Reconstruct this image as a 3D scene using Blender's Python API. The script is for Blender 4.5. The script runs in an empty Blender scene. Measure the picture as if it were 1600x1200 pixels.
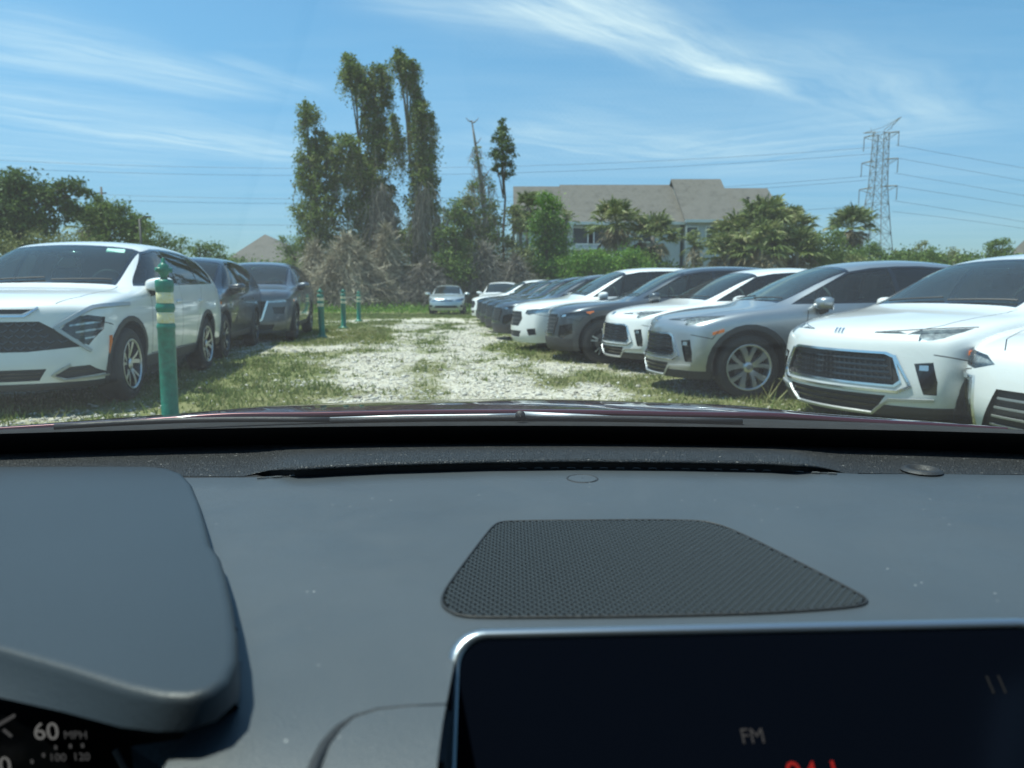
import bpy, bmesh, math, random
import numpy as np
from mathutils import Vector, Matrix, noise
from mathutils.bvhtree import BVHTree
random.seed(7); RNG = np.random.default_rng(11)
S = bpy.context.scene
COL = S.collection
R = math.radians

# ------------------------------------------------------------------ camera
F_PX, EYE, PITCH = 1100.0, 1.12, math.atan(143/1100)
cam_d = bpy.data.cameras.new('camera'); cam = bpy.data.objects.new('camera', cam_d); COL.objects.link(cam)
cam.location = (0, 0, EYE); cam.rotation_euler = (math.pi/2-PITCH, 0, 0)
cam_d.sensor_width = 36; cam_d.lens = F_PX/1600*36
cam_d.clip_start = 0.05; cam_d.clip_end = 6000
cam_d.dof.use_dof = True; cam_d.dof.focus_distance = 1.25; cam_d.dof.aperture_fstop = 6.5
S.camera = cam

# ------------------------------------------------------------------ sky and sun
SUN_EL, SUN_AZ = R(70), R(-88)            # azimuth measured clockwise from +Y
w = bpy.data.worlds.new('World'); S.world = w; w.use_nodes = True
def clouds(nt):
    N = nt.nodes; L = nt.links; N.clear()
    out = N.new('ShaderNodeOutputWorld'); bg = N.new('ShaderNodeBackground'); L.new(bg.outputs[0], out.inputs[0])
    sky = N.new('ShaderNodeTexSky'); sky.sky_type = 'NISHITA'; sky.sun_disc = False
    sky.sun_elevation = SUN_EL; sky.sun_rotation = SUN_AZ; sky.air_density = 1.25; sky.dust_density = 0.35; sky.ozone_density = 2.2
    tc = N.new('ShaderNodeTexCoord'); sep = N.new('ShaderNodeSeparateXYZ'); L.new(tc.outputs['Generated'], sep.inputs[0])
    def M(op, a, b=None, c=None, clamp=False):
        n = N.new('ShaderNodeMath'); n.operation = op; n.use_clamp = clamp
        for i, v in enumerate((a, b, c)):
            if v is None: continue
            if isinstance(v, (int, float)): n.inputs[i].default_value = v
            else: L.new(v, n.inputs[i])
        return n.outputs[0]
    zc = M('MAXIMUM', sep.outputs[2], 0.02)
    # the cirrus deck: a plane above, in units of its height
    u = M('DIVIDE', sep.outputs[0], zc); v = M('DIVIDE', sep.outputs[1], zc)
    def plane(px, py):
        d = ray(px, py); return d[0]/d[2], d[1]/d[2]
    total = None
    wv = N.new('ShaderNodeCombineXYZ'); L.new(u, wv.inputs[0]); L.new(v, wv.inputs[1])
    warp = N.new('ShaderNodeTexNoise'); warp.inputs['Scale'].default_value = 0.9; warp.inputs['Detail'].default_value = 5; L.new(wv.outputs[0], warp.inputs['Vector'])
    wz = M('SUBTRACT', warp.outputs['Fac'], 0.5)
    # (start px, end px, half width at start, at end, strength)
    streaks = [((760,-60),(1250,160),.34,.05,1.15),((560,-10),(1030,60),.14,.22,.45),((1150,60),(1500,200),.30,.5,.38),
               ((-80,60),(470,160),.50,.08,.55),((-60,30),(380,135),.35,.10,.35),((330,90),(520,150),.10,.06,.5),
               ((-100,160),(520,245),.75,.35,.6),((150,215),(700,262),.5,.3,.35),((760,200),(1100,250),.7,.5,.4),((1050,250),(1600,190),.9,.5,.35),((-100,235),(300,262),.8,.6,.35)]
    for (a, b, w0, w1, st) in streaks:
        A = plane(*a); B = plane(*b); dx, dy = B[0]-A[0], B[1]-A[1]; Ln = math.hypot(dx, dy); dx /= Ln; dy /= Ln
        al = M('ADD', M('MULTIPLY', M('SUBTRACT', u, A[0]), dx), M('MULTIPLY', M('SUBTRACT', v, A[1]), dy))
        ac = M('ADD', M('MULTIPLY', M('SUBTRACT', u, A[0]), -dy), M('MULTIPLY', M('SUBTRACT', v, A[1]), dx))
        ac = M('ADD', ac, M('MULTIPLY', wz, 1.0*max(w0, w1)))
        t = M('DIVIDE', al, Ln)
        wd = M('MAXIMUM', M('ADD', w0, M('MULTIPLY', t, w1-w0)), 0.03)
        g = M('POWER', 2.718, M('MULTIPLY', -1.0, M('POWER', M('ABSOLUTE', M('DIVIDE', ac, wd)), 2.0)))
        e0 = N.new('ShaderNodeMapRange'); e0.interpolation_type = 'SMOOTHSTEP'; L.new(t, e0.inputs[0]); e0.inputs[1].default_value = -.15; e0.inputs[2].default_value = .2
        e1 = N.new('ShaderNodeMapRange'); e1.interpolation_type = 'SMOOTHSTEP'; L.new(t, e1.inputs[0]); e1.inputs[1].default_value = 1.12; e1.inputs[2].default_value = .7
        cv = N.new('ShaderNodeCombineXYZ'); L.new(M('MULTIPLY', al, .55), cv.inputs[0]); L.new(M('MULTIPLY', ac, 3.2), cv.inputs[1]); cv.inputs[2].default_value = a[0]*.01
        ns = N.new('ShaderNodeTexNoise'); ns.inputs['Scale'].default_value = 1.6; ns.inputs['Detail'].default_value = 9; ns.inputs['Roughness'].default_value = .62; ns.inputs['Distortion'].default_value = .35
        L.new(cv.outputs[0], ns.inputs['Vector'])
        nr = N.new('ShaderNodeMapRange'); L.new(ns.outputs['Fac'], nr.inputs[0]); nr.inputs[1].default_value = .30; nr.inputs[2].default_value = .68; nr.clamp = True
        m = M('MULTIPLY', M('MULTIPLY', g, M('MULTIPLY', e0.outputs[0], e1.outputs[0])), M('MULTIPLY', nr.outputs[0], st))
        total = m if total is None else M('ADD', total, m)
    # thin veil everywhere
    vn = N.new('ShaderNodeTexNoise'); vn.inputs['Scale'].default_value = .5; vn.inputs['Detail'].default_value = 8; vn.inputs['Roughness'].default_value = .6
    mp = N.new('ShaderNodeMapping'); mp.inputs['Scale'].default_value = (.35, 1.3, 1); mp.inputs['Rotation'].default_value = (0, 0, .5); L.new(wv.outputs[0], mp.inputs[0]); L.new(mp.outputs[0], vn.inputs['Vector'])
    vr = N.new('ShaderNodeMapRange'); L.new(vn.outputs['Fac'], vr.inputs[0]); vr.inputs[1].default_value = .42; vr.inputs[2].default_value = .8; vr.inputs[4].default_value = .30
    total = M('ADD', total, vr.outputs[0])
    fade = N.new('ShaderNodeMapRange'); L.new(sep.outputs[2], fade.inputs[0]); fade.inputs[1].default_value = 0.0; fade.inputs[2].default_value = .12
    total = M('MULTIPLY', total, fade.outputs[0])
    total = M('MINIMUM', M('MULTIPLY', total, .62), .8)
    # the blue is tinted a little towards cyan, as under humid air
    tint = N.new('ShaderNodeMix'); tint.data_type = 'RGBA'; tint.blend_type = 'MULTIPLY'; tint.inputs[0].default_value = 1; L.new(sky.outputs[0], tint.inputs[6]); tint.inputs[7].default_value = (.68, 1.03, 1.16, 1)
    mix = N.new('ShaderNodeMix'); mix.data_type = 'RGBA'; L.new(total, mix.inputs[0]); hzn = N.new('ShaderNodeMapRange'); hzn.interpolation_type = 'SMOOTHSTEP'; L.new(sep.outputs[2], hzn.inputs[0]); hzn.inputs[1].default_value = 0; hzn.inputs[2].default_value = .35
    hc = N.new('ShaderNodeMix'); hc.data_type = 'RGBA'; L.new(hzn.outputs[0], hc.inputs[0]); hc.inputs[6].default_value = (.74, .66, .84, 1); hc.inputs[7].default_value = (1, 1, 1, 1)
    dim = N.new('ShaderNodeMix'); dim.data_type = 'RGBA'; dim.blend_type = 'MULTIPLY'; dim.inputs[0].default_value = 1; L.new(tint.outputs[2], dim.inputs[6]); L.new(hc.outputs[2], dim.inputs[7]); L.new(dim.outputs[2], mix.inputs[6]); mix.inputs[7].default_value = (7.6, 8.3, 8.5, 1)
    L.new(mix.outputs[2], bg.inputs[0]); bg.inputs[1].default_value = SKY_STRENGTH
CP, SP = math.cos(PITCH), math.sin(PITCH)
def ray(px, py):
    a = (px-800)/F_PX; b = (600-py)/F_PX
    return Vector((a, CP+b*SP, -SP+b*CP))
def at_y(px, py, y):
    d = ray(px, py); return Vector((0, 0, EYE))+d*(y/d.y)
def at_z(px, py, z):
    d = ray(px, py); return Vector((0, 0, EYE))+d*((z-EYE)/d.z)
def at_plane(px, py, co, no):
    d = ray(px, py); o = Vector((0, 0, EYE)); no = Vector(no)
    return o+d*((Vector(co)-o).dot(no)/d.dot(no))
SKY_STRENGTH = 0.077
clouds(w.node_tree)
sd = bpy.data.lights.new('sun', 'SUN'); sd.energy = 3.6; sd.angle = R(.53); sd.color = (1, .965, .9)
sun = bpy.data.objects.new('sun', sd); COL.objects.link(sun)
sv = Vector((math.sin(SUN_AZ)*math.cos(SUN_EL), math.cos(SUN_AZ)*math.cos(SUN_EL), math.sin(SUN_EL)))
sun.rotation_euler = sv.to_track_quat('Z', 'Y').to_euler(); sun.location = (0, 0, 50)
S.view_settings.view_transform = 'Standard'; S.view_settings.look = 'None'; S.view_settings.gamma = 1; S.view_settings.exposure = 0.86
S.render.engine = 'CYCLES'
S.cycles.use_denoising = True; S.cycles.max_bounces = 8; S.cycles.transparent_max_bounces = 24
S.cycles.diffuse_bounces = 3; S.cycles.glossy_bounces = 4; S.cycles.caustics_reflective = False; S.cycles.caustics_refractive = False
S.cycles.sample_clamp_indirect = 4

# ------------------------------------------------------------------ materials
def newmat(name):
    m = bpy.data.materials.new(name); m.use_nodes = True; nt = m.node_tree
    return m, nt.nodes, nt.links, nt.nodes['Principled BSDF']
def mat(name, c, rough=.5, metal=0, coat=0, var=.0, vscale=8, bump=0, bscale=60, spec=.5, c2=None, coords='Object', coatr=.03, detail=6):
    m, N, L, b = newmat(name)
    b.inputs['Base Color'].default_value = (*c, 1); b.inputs['Roughness'].default_value = rough; b.inputs['Metallic'].default_value = metal
    b.inputs['Coat Weight'].default_value = coat; b.inputs['Coat Roughness'].default_value = coatr; b.inputs['Specular IOR Level'].default_value = spec
    tc = N.new('ShaderNodeTexCoord')
    if var or c2:
        n = N.new('ShaderNodeTexNoise'); n.inputs['Scale'].default_value = vscale; n.inputs['Detail'].default_value = detail; n.inputs['Roughness'].default_value = .62
        L.new(tc.outputs[coords], n.inputs['Vector'])
        r = N.new('ShaderNodeMapRange'); L.new(n.outputs['Fac'], r.inputs[0]); r.inputs[1].default_value = .32; r.inputs[2].default_value = .68
        mx = N.new('ShaderNodeMix'); mx.data_type = 'RGBA'; L.new(r.outputs[0], mx.inputs[0])
        ca = [x*(1-var) for x in c]; cb = c2 if c2 else [min(1, x*(1+var)) for x in c]
        mx.inputs[6].default_value = (*ca, 1); mx.inputs[7].default_value = (*cb, 1); L.new(mx.outputs[2], b.inputs['Base Color'])
    if bump:
        n2 = N.new('ShaderNodeTexNoise'); n2.inputs['Scale'].default_value = bscale; n2.inputs['Detail'].default_value = 4; L.new(tc.outputs[coords], n2.inputs['Vector'])
        bp = N.new('ShaderNodeBump'); bp.inputs['Strength'].default_value = bump; bp.inputs['Distance'].default_value = .01; L.new(n2.outputs['Fac'], bp.inputs['Height']); L.new(bp.outputs[0], b.inputs['Normal'])
    return m
def glassmat(name, tint, gloss=(1, 1, 1), ior=1.45, rough=0.0, dust_veil=0):
    m = bpy.data.materials.new(name); m.use_nodes = True; N = m.node_tree.nodes; L = m.node_tree.links; N.clear()
    o = N.new('ShaderNodeOutputMaterial'); t = N.new('ShaderNodeBsdfTransparent'); t.inputs[0].default_value = (*tint, 1)
    g = N.new('ShaderNodeBsdfGlossy'); g.inputs[0].default_value = (*gloss, 1); g.inputs['Roughness'].default_value = rough
    f = N.new('ShaderNodeFresnel'); f.inputs[0].default_value = ior
    mx = N.new('ShaderNodeMixShader'); L.new(f.outputs[0], mx.inputs[0]); L.new(t.outputs[0], mx.inputs[1]); L.new(g.outputs[0], mx.inputs[2]); L.new(mx.outputs[0], o.inputs[0])
    if dust_veil:  # pale diffuse film: dust plus a haze that lifts the dark tones
        df = N.new('ShaderNodeBsdfDiffuse'); df.inputs[0].default_value = (.75, .75, .72, 1); tr = N.new('ShaderNodeBsdfTranslucent'); tr.inputs[0].default_value = (.75, .75, .72, 1)
        ms = N.new('ShaderNodeMixShader'); L.new(df.outputs[0], ms.inputs[1]); L.new(tr.outputs[0], ms.inputs[2]); m2 = N.new('ShaderNodeMixShader'); m2.inputs[0].default_value = dust_veil
        L.new(mx.outputs[0], m2.inputs[1]); L.new(ms.outputs[0], m2.inputs[2]); L.new(m2.outputs[0], o.inputs[0])
    return m
def paint(name, c, metal=0., rough=.35, flake=0):
    m = mat(name, c, rough=rough, metal=metal, coat=1.0, var=.03, vscale=3)
    return m
PAINT = dict(white=paint('white_paint', (.80, .81, .80), rough=.4), pearl=paint('pearl_white_paint', (.74, .75, .74), rough=.35),
             black=paint('black_paint', (.012, .014, .018), rough=.3), graphite=paint('graphite_paint', (.055, .068, .082), metal=.5, rough=.32),
             gunmetal=paint('gunmetal_paint', (.11, .125, .14), metal=.6, rough=.34), silver=paint('silver_paint', (.36, .385, .40), metal=.75, rough=.36),
             palesilver=paint('pale_silver_paint', (.50, .55, .56), metal=.6, rough=.36), navy=paint('navy_paint', (.02, .03, .05), metal=.3, rough=.3),
             red=paint('dark_red_paint', (.07, .004, .009), metal=.35, rough=.28))
M_PLAST = mat('black_plastic', (.022, .023, .025), rough=.55, bump=.15, bscale=300)
M_GPLAST = mat('grey_plastic', (.05, .053, .056), rough=.55, bump=.15, bscale=300)
M_DARK = mat('dark_void', (.006, .006, .007), rough=.8)
M_GLOSSB = mat('gloss_black', (.008, .008, .009), rough=.12, coat=.6)
M_CHROME = mat('chrome', (.75, .77, .78), rough=.16, metal=1)
M_SATIN = mat('satin_silver', (.48, .50, .51), rough=.48, metal=.85)
M_TYRE = mat('tyre_rubber', (.022, .021, .020), rough=.82, bump=.3, bscale=160, c2=(.034, .031, .028), vscale=9)
M_RIM = mat('alloy_silver', (.60, .62, .63), rough=.3, metal=.8)
M_RIMD = mat('alloy_dark', (.03, .032, .035), rough=.3, metal=.5, coat=.4)
M_DISC = mat('brake_steel', (.16, .15, .15), rough=.45, metal=.8)
M_LENS = glassmat('clear_lens', (.92, .95, .96), ior=1.5)
M_REFL = mat('lamp_reflector', (.62, .66, .70), rough=.25, metal=.7, var=.5, vscale=30)
M_REFLD = mat('lamp_housing', (.06, .065, .07), rough=.25, metal=.5, var=.5, vscale=30)
M_AMBER = mat('amber_lens', (.85, .19, .02), rough=.2, coat=.5)
M_REDL = mat('red_lens', (.35, .01, .01), rough=.2, coat=.5)
M_WS = glassmat('car_windshield_glass', (.58, .80, .75), gloss=(.80, 1, .96), ior=1.6, dust_veil=.045)
M_SIDEG = glassmat('car_side_glass', (.62, .76, .74), ior=1.5, dust_veil=.02)
M_PRIV = glassmat('car_privacy_glass', (.12, .15, .15), ior=1.55, dust_veil=.015)
M_INT = mat('cabin_trim', (.045, .046, .048), rough=.75)
M_SEAT = mat('seat_cloth', (.10, .10, .105), rough=.85, var=.3)
M_PAPER = mat('paper', (.78, .80, .77), rough=.6, var=.06, vscale=14)
M_STICK = mat('pale_green_sticker', (.30, .62, .52), rough=.4)

# ------------------------------------------------------------------ helpers
def link(o, parent=None):
    COL.objects.link(o)
    if parent is not None: o.parent = parent
    return o
def obj(name, verts, faces, m, parent=None, smooth=False, mats=None, mi=None):
    me = bpy.data.meshes.new(name); me.from_pydata([tuple(v) for v in verts], [], faces); me.update()
    for x in (mats or [m]): me.materials.append(x)
    if mi is not None: me.polygons.foreach_set('material_index', mi)
    if smooth: me.polygons.foreach_set('use_smooth', [True]*len(me.polygons))
    return link(bpy.data.objects.new(name, me), parent)
def empty(name, loc=(0, 0, 0), rz=0, parent=None):
    o = bpy.data.objects.new(name, None); o.location = loc; o.rotation_euler = (0, 0, rz); o.empty_display_size = .3
    return link(o, parent)
def tag(o, label=None, cat=None, group=None, kind=None):
    if label: o['label'] = label
    if cat: o['category'] = cat
    if group: o['group'] = group
    if kind: o['kind'] = kind
    return o
class MB:
    """collects simple shapes into one mesh"""
    def __init__(s): s.v = []; s.f = []
    def box(s, c, d, rz=0, taper=1.0):
        n = len(s.v); cx, cy, cz = c; x, y, z = d[0]/2, d[1]/2, d[2]/2; cr, sr = math.cos(rz), math.sin(rz)
        for k, sz in ((1.0, -z), (taper, z)):
            for sx, sy in ((-x, -y), (x, -y), (x, y), (-x, y)):
                a, b = sx*k, sy*k; s.v.append((cx+a*cr-b*sr, cy+a*sr+b*cr, cz+sz))
        s.f += [(n, n+3, n+2, n+1), (n+4, n+5, n+6, n+7)]+[(n+i, n+(i+1) % 4, n+4+(i+1) % 4, n+4+i) for i in range(4)]
        return s
    def tube(s, pts, r, seg=6, cap=True, r1=None):
        pts = [Vector(p) for p in pts]; n = len(pts); base = len(s.v)
        for i, p in enumerate(pts):
            t = (pts[min(i+1, n-1)]-pts[max(i-1, 0)]); t = t.normalized() if t.length > 1e-9 else Vector((0, 0, 1))
            up = Vector((0, 0, 1)) if abs(t.z) < .9 else Vector((1, 0, 0))
            a = t.cross(up).normalized(); b = a.cross(t)
            rr = r if r1 is None else r+(r1-r)*i/max(1, n-1)
            if isinstance(r, (list, tuple)): rr = r[i]
            for k in range(seg):
                th = 2*math.pi*k/seg; s.v.append(tuple(p+a*math.cos(th)*rr+b*math.sin(th)*rr))
        for i in range(n-1):
            for k in range(seg):
                q = base+i*seg; s.f.append((q+k, q+(k+1) % seg, q+seg+(k+1) % seg, q+seg+k))
        if cap:
            s.f.append(tuple(base+k for k in reversed(range(seg)))); s.f.append(tuple(base+(n-1)*seg+k for k in range(seg)))
        return s
    def lathe(s, prof, seg=32, axis='z', c=(0, 0, 0), close=False):
        base = len(s.v)
        for (r, h) in prof:
            for k in range(seg):
                th = 2*math.pi*k/seg; x, y = r*math.cos(th), r*math.sin(th)
                p = (x, y, h) if axis == 'z' else (x, h, y)
                s.v.append((p[0]+c[0], p[1]+c[1], p[2]+c[2]))
        for i in range(len(prof)-1):
            for k in range(seg):
                q = base+i*seg; s.f.append((q+k, q+(k+1) % seg, q+seg+(k+1) % seg, q+seg+k))
        if close: s.f.append(tuple(base+(len(prof)-1)*seg+k for k in range(seg)))
        return s
    def quad(s, *p):
        n = len(s.v); s.v += [tuple(q) for q in p]; s.f.append(tuple(range(n, n+len(p)))); return s
    def build(s, name, m, parent=None, smooth=False): return obj(name, s.v, s.f, m, parent, smooth)
def shade_auto(o, ang=40):
    me = o.data
    bm = bmesh.new(); bm.from_mesh(me)
    for e in bm.edges:
        if len(e.link_faces) == 2: e.smooth = e.calc_face_angle(0) < R(ang)
    for f in bm.faces: f.smooth = True
    bmesh.ops.recalc_face_normals(bm, faces=bm.faces); bm.to_mesh(me); bm.free(); return o
def bevelled(o, wd, seg=2, ang=30):
    me = o.data; bm = bmesh.new(); bm.from_mesh(me)
    bmesh.ops.remove_doubles(bm, verts=bm.verts, dist=1e-6)
    es = [e for e in bm.edges if len(e.link_faces) == 2 and e.calc_face_angle(0) > R(ang)]
    bmesh.ops.bevel(bm, geom=es, offset=wd, segments=seg, affect='EDGES', clamp_overlap=True, profile=.5)
    bm.to_mesh(me); bm.free(); return shade_auto(o, 50)
def smoothstep(a, b, x):
    t = np.clip((np.asarray(x, float)-a)/(b-a), 0, 1); return t*t*(3-2*t)
def ground_z(x, y=0): return float(np.interp(x, [-9, -4, 0, 2, 8], [.09, .07, .0, -.035, -.05]))

# ------------------------------------------------------------------ ground
def lane_mask(x, y):
    """how bare and white the shell gravel lies: 0 grass, 1 gravel"""
    u = x+.105*y                                  # lane runs slightly left
    n1 = noise.fractal(Vector((x*.28, y*.20, 3.1)), 1, 2, 4)
    n2 = noise.fractal(Vector((x*1.1, y*.7, 9.7)), 1, 2, 3)
    d = max(0, min(1, (y-6)/30))
    c = -.1+.25*d; half = 1.68-.35*d
    core = 1-smoothstep(half*.55, half*1.25, abs(u-c+.9*n1))
    centre = math.exp(-((u-c+.1)/.42)**2)*max(0, 1-.9*smoothstep(14, 22, y)) * .95        # grassy spine between the wheel tracks
    patch = math.exp(-((u-c-.3)/.8)**2-((y-22.5)/2.0)**2)*.9
    side = .5*smoothstep(.08, .45, n1+.4*n2)*(1-smoothstep(3.0, 6.8, abs(u-.2)))
    lf = .5*math.exp(-((y-13.2)/1.2)**2)*(1 if -5 < u < -1 else 0)
    m = max(core*(.92+.4*n2)-centre*(.6+.8*n2)-patch, side, lf)+.50*n2-.02
    endf = 1-smoothstep(27.5, 31, y+1.2*n1)
    return float(max(0, min(1, m)))*float(endf)
def axis(segs):
    out = []
    for a, b, st in segs: out += list(np.arange(a, b, st))
    return np.array(out+[segs[-1][1]])
gx = axis([(-3000, -400, 650), (-400, -60, 42), (-60, -13, 4), (-13, 10, .16), (10, 60, 4), (60, 400, 42), (400, 3000, 650)])
gy = axis([(-300, -20, 40), (-20, 4, 2), (4, 36, .16), (36, 100, 3), (100, 500, 50), (500, 4000, 500)])
GX, GY = np.meshgrid(gx, gy); nx, ny = len(gx), len(gy)
gm = np.zeros(GX.size); gd = np.zeros(GX.size); gz = np.zeros(GX.size)
fx, fy = GX.ravel(), GY.ravel()
for i in range(GX.size):
    x, y = fx[i], fy[i]; gz[i] = ground_z(x)*(1-min(1, max(0, (y-30)/15)))
    if -13 <= x <= 10 and 4 <= y <= 36:
        gm[i] = lane_mask(x, y); gz[i] += .02*noise.noise(Vector((x*.9, y*.9, 0)))+.008*noise.noise(Vector((x*4, y*4, 2)))
        gd[i] = noise.fractal(Vector((x*.35, y*.3, 20)), 1, 2, 3)*.9+.5
    else: gd[i] = .35
idx = np.arange(nx*ny).reshape(ny, nx)
faces = np.stack([idx[:-1, :-1], idx[:-1, 1:], idx[1:, 1:], idx[1:, :-1]], -1).reshape(-1, 4)
def np_mesh(name, V, Fq, mats, parent=None, attrs=None, smooth=False, mi=None):
    me = bpy.data.meshes.new(name); V = np.asarray(V, np.float32); Fq = np.asarray(Fq, np.int32); k = Fq.shape[1]
    me.vertices.add(len(V)); me.vertices.foreach_set('co', V.ravel())
    me.loops.add(Fq.size); me.loops.foreach_set('vertex_index', Fq.ravel())
    me.polygons.add(len(Fq)); me.polygons.foreach_set('loop_start', np.arange(0, Fq.size, k, dtype=np.int32))
    for m in mats: me.materials.append(m)
    if smooth: me.polygons.foreach_set('use_smooth', np.ones(len(Fq), bool))
    if mi is not None: me.polygons.foreach_set('material_index', np.asarray(mi, np.int32))
    for nme, arr in (attrs or {}).items():
        a = me.attributes.new(nme, 'FLOAT', 'POINT'); a.data.foreach_set('value', np.asarray(arr, np.float32))
    me.update(calc_edges=True); me.validate()
    return link(bpy.data.objects.new(name, me), parent)
def ground_mat():
    m, N, L, b = newmat('lot_ground'); b.inputs['Roughness'].default_value = .95; b.inputs['Specular IOR Level'].default_value = .15
    def A(n):
        a = N.new('ShaderNodeAttribute'); a.attribute_name = n; return a.outputs['Fac']
    tc = N.new('ShaderNodeTexCoord')
    def noi(s, d=6, r=.65):
        n = N.new('ShaderNodeTexNoise'); n.inputs['Scale'].default_value = s; n.inputs['Detail'].default_value = d; n.inputs['Roughness'].default_value = r; L.new(tc.outputs['Object'], n.inputs['Vector']); return n.outputs['Fac']
    def ramp(src, stops):
        r = N.new('ShaderNodeValToRGB'); L.new(src, r.inputs[0]); e = r.color_ramp.elements
        while len(e) < len(stops): e.new(.5)
        for k, (p, c) in enumerate(stops): e[k].position = p; e[k].color = (*c, 1)
        return r.outputs[0]
    grass = ramp(noi(2.2, 8), [(.3, (.10, .13, .04)), (.5, (.16, .18, .065)), (.7, (.26, .25, .12))])
    dry = ramp(noi(6, 6), [(.3, (.11, .13, .04)), (.55, (.20, .19, .09)), (.75, (.33, .29, .17))])
    g = N.new('ShaderNodeMix'); g.data_type = 'RGBA'; L.new(A('dry'), g.inputs[0]); L.new(grass, g.inputs[6]); L.new(dry, g.inputs[7])
    vo = N.new('ShaderNodeTexVoronoi'); vo.inputs['Scale'].default_value = 38; L.new(tc.outputs['Object'], vo.inputs['Vector'])
    sh = ramp(vo.outputs['Color'], [(.0, (.20, .17, .11)), (.3, (.41, .375, .29)), (.6, (.56, .52, .43)), (.95, (.70, .665, .58))])
    ad = N.new('ShaderNodeMath'); ad.operation = 'ADD'; L.new(A('gravel'), ad.inputs[0])
    s2 = N.new('ShaderNodeMath'); s2.operation = 'MULTIPLY_ADD'; L.new(noi(7, 10, .8), s2.inputs[0]); s2.inputs[1].default_value = 2.6; s2.inputs[2].default_value = -1.3; L.new(s2.outputs[0], ad.inputs[1])
    mr = N.new('ShaderNodeMapRange'); L.new(ad.outputs[0], mr.inputs[0]); mr.inputs[1].default_value = .34; mr.inputs[2].default_value = .62
    mx = N.new('ShaderNodeMix'); mx.data_type = 'RGBA'; L.new(mr.outputs[0], mx.inputs[0]); L.new(g.outputs[2], mx.inputs[6]); L.new(sh, mx.inputs[7]); L.new(mx.outputs[2], b.inputs['Base Color'])
    bp = N.new('ShaderNodeBump'); bp.inputs['Strength'].default_value = .5; bp.inputs['Distance'].default_value = .012; L.new(noi(95, 4), bp.inputs['Height']); L.new(bp.outputs[0], b.inputs['Normal'])
    return m
g = np_mesh('ground', np.stack([fx, fy, gz], 1), faces, [ground_mat()], attrs={'gravel': gm, 'dry': gd}, smooth=True); tag(g, kind='structure')
near_x = (gx >= -13) & (gx <= 10); near_y = (gy >= 4) & (gy <= 36)
ax_, ay_ = gx[near_x], gy[near_y]
GM = gm.reshape(ny, nx)[np.ix_(near_y, near_x)]; GD = gd.reshape(ny, nx)[np.ix_(near_y, near_x)]; GZ = gz.reshape(ny, nx)[np.ix_(near_y, near_x)]
def samp(A, x, y):
    i = np.clip(((y-ay_[0])/.16).astype(int), 0, A.shape[0]-1); j = np.clip(((x-ax_[0])/.16).astype(int), 0, A.shape[1]-1); return A[i, j]
def tintmat(name, stops, rough=.6, trans=.0, attr='tint'):
    m, N, L, b = newmat(name); b.inputs['Roughness'].default_value = rough; b.inputs['Specular IOR Level'].default_value = .25
    a = N.new('ShaderNodeAttribute'); a.attribute_name = attr
    r = N.new('ShaderNodeValToRGB'); L.new(a.outputs['Fac'], r.inputs[0]); e = r.color_ramp.elements
    while len(e) < len(stops): e.new(.5)
    for k, (p, c) in enumerate(stops): e[k].position = p; e[k].color = (*c, 1)
    L.new(r.outputs[0], b.inputs['Base Color'])
    if trans:
        t = N.new('ShaderNodeBsdfTranslucent'); L.new(r.outputs[0], t.inputs[0]); mx = N.new('ShaderNodeMixShader'); mx.inputs[0].default_value = trans
        L.new(b.outputs[0], mx.inputs[1]); L.new(t.outputs[0], mx.inputs[2]); L.new(mx.outputs[0], N['Material Output'].inputs[0])
    return m
def grass_blades():
    n = 34000
    x = RNG.uniform(-12, 8, n*3); y = 4.5+RNG.random(n*3)**1.5*31
    g_ = samp(GM, x, y); d_ = samp(GD, x, y)
    keep = RNG.random(n*3) < (1-g_)**3.0*.95+.035*(RNG.random(n*3)<.8)
    x, y, d_, g_ = x[keep][:n], y[keep][:n], d_[keep][:n], g_[keep][:n]
    B = 9; X = np.repeat(x, B)+RNG.normal(0, .05, len(x)*B); Y = np.repeat(y, B)+RNG.normal(0, .05, len(x)*B)
    hh = np.repeat(RNG.gamma(3, .011, len(x))+.012, B)*RNG.uniform(.6, 1.3, len(X))
    hh *= 1+.8*np.repeat((RNG.random(len(x)) < .04), B)
    Z = samp(GZ, X, Y)-.005; th = RNG.uniform(0, 2*np.pi, len(X)); wd = RNG.uniform(.003, .008, len(X))*(1+Y/14)
    lean = RNG.normal(0, .5, (len(X), 2))*hh[:, None]
    A = np.stack([X-np.cos(th)*wd, Y-np.sin(th)*wd, Z], 1); C = np.stack([X+np.cos(th)*wd, Y+np.sin(th)*wd, Z], 1)
    T = np.stack([X+lean[:, 0], Y+lean[:, 1], Z+hh], 1)
    V = np.stack([A, C, T], 1).reshape(-1, 3); F_ = np.arange(len(V)).reshape(-1, 3)
    tint = np.repeat(np.clip(.38*np.repeat(d_, B)+RNG.normal(.2, .18, len(X)), 0, 1), 3)
    o = np_mesh('grass', V, F_, [tintmat('grass_blades', [(0, (.08, .14, .03)), (.3, (.15, .21, .05)), (.6, (.26, .27, .10)), (1, (.44, .39, .21))], .6, .3)], attrs={'tint': tint}); tag(o, 'short patchy grass and dry weeds growing through the shell gravel', 'grass', kind='stuff')
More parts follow.
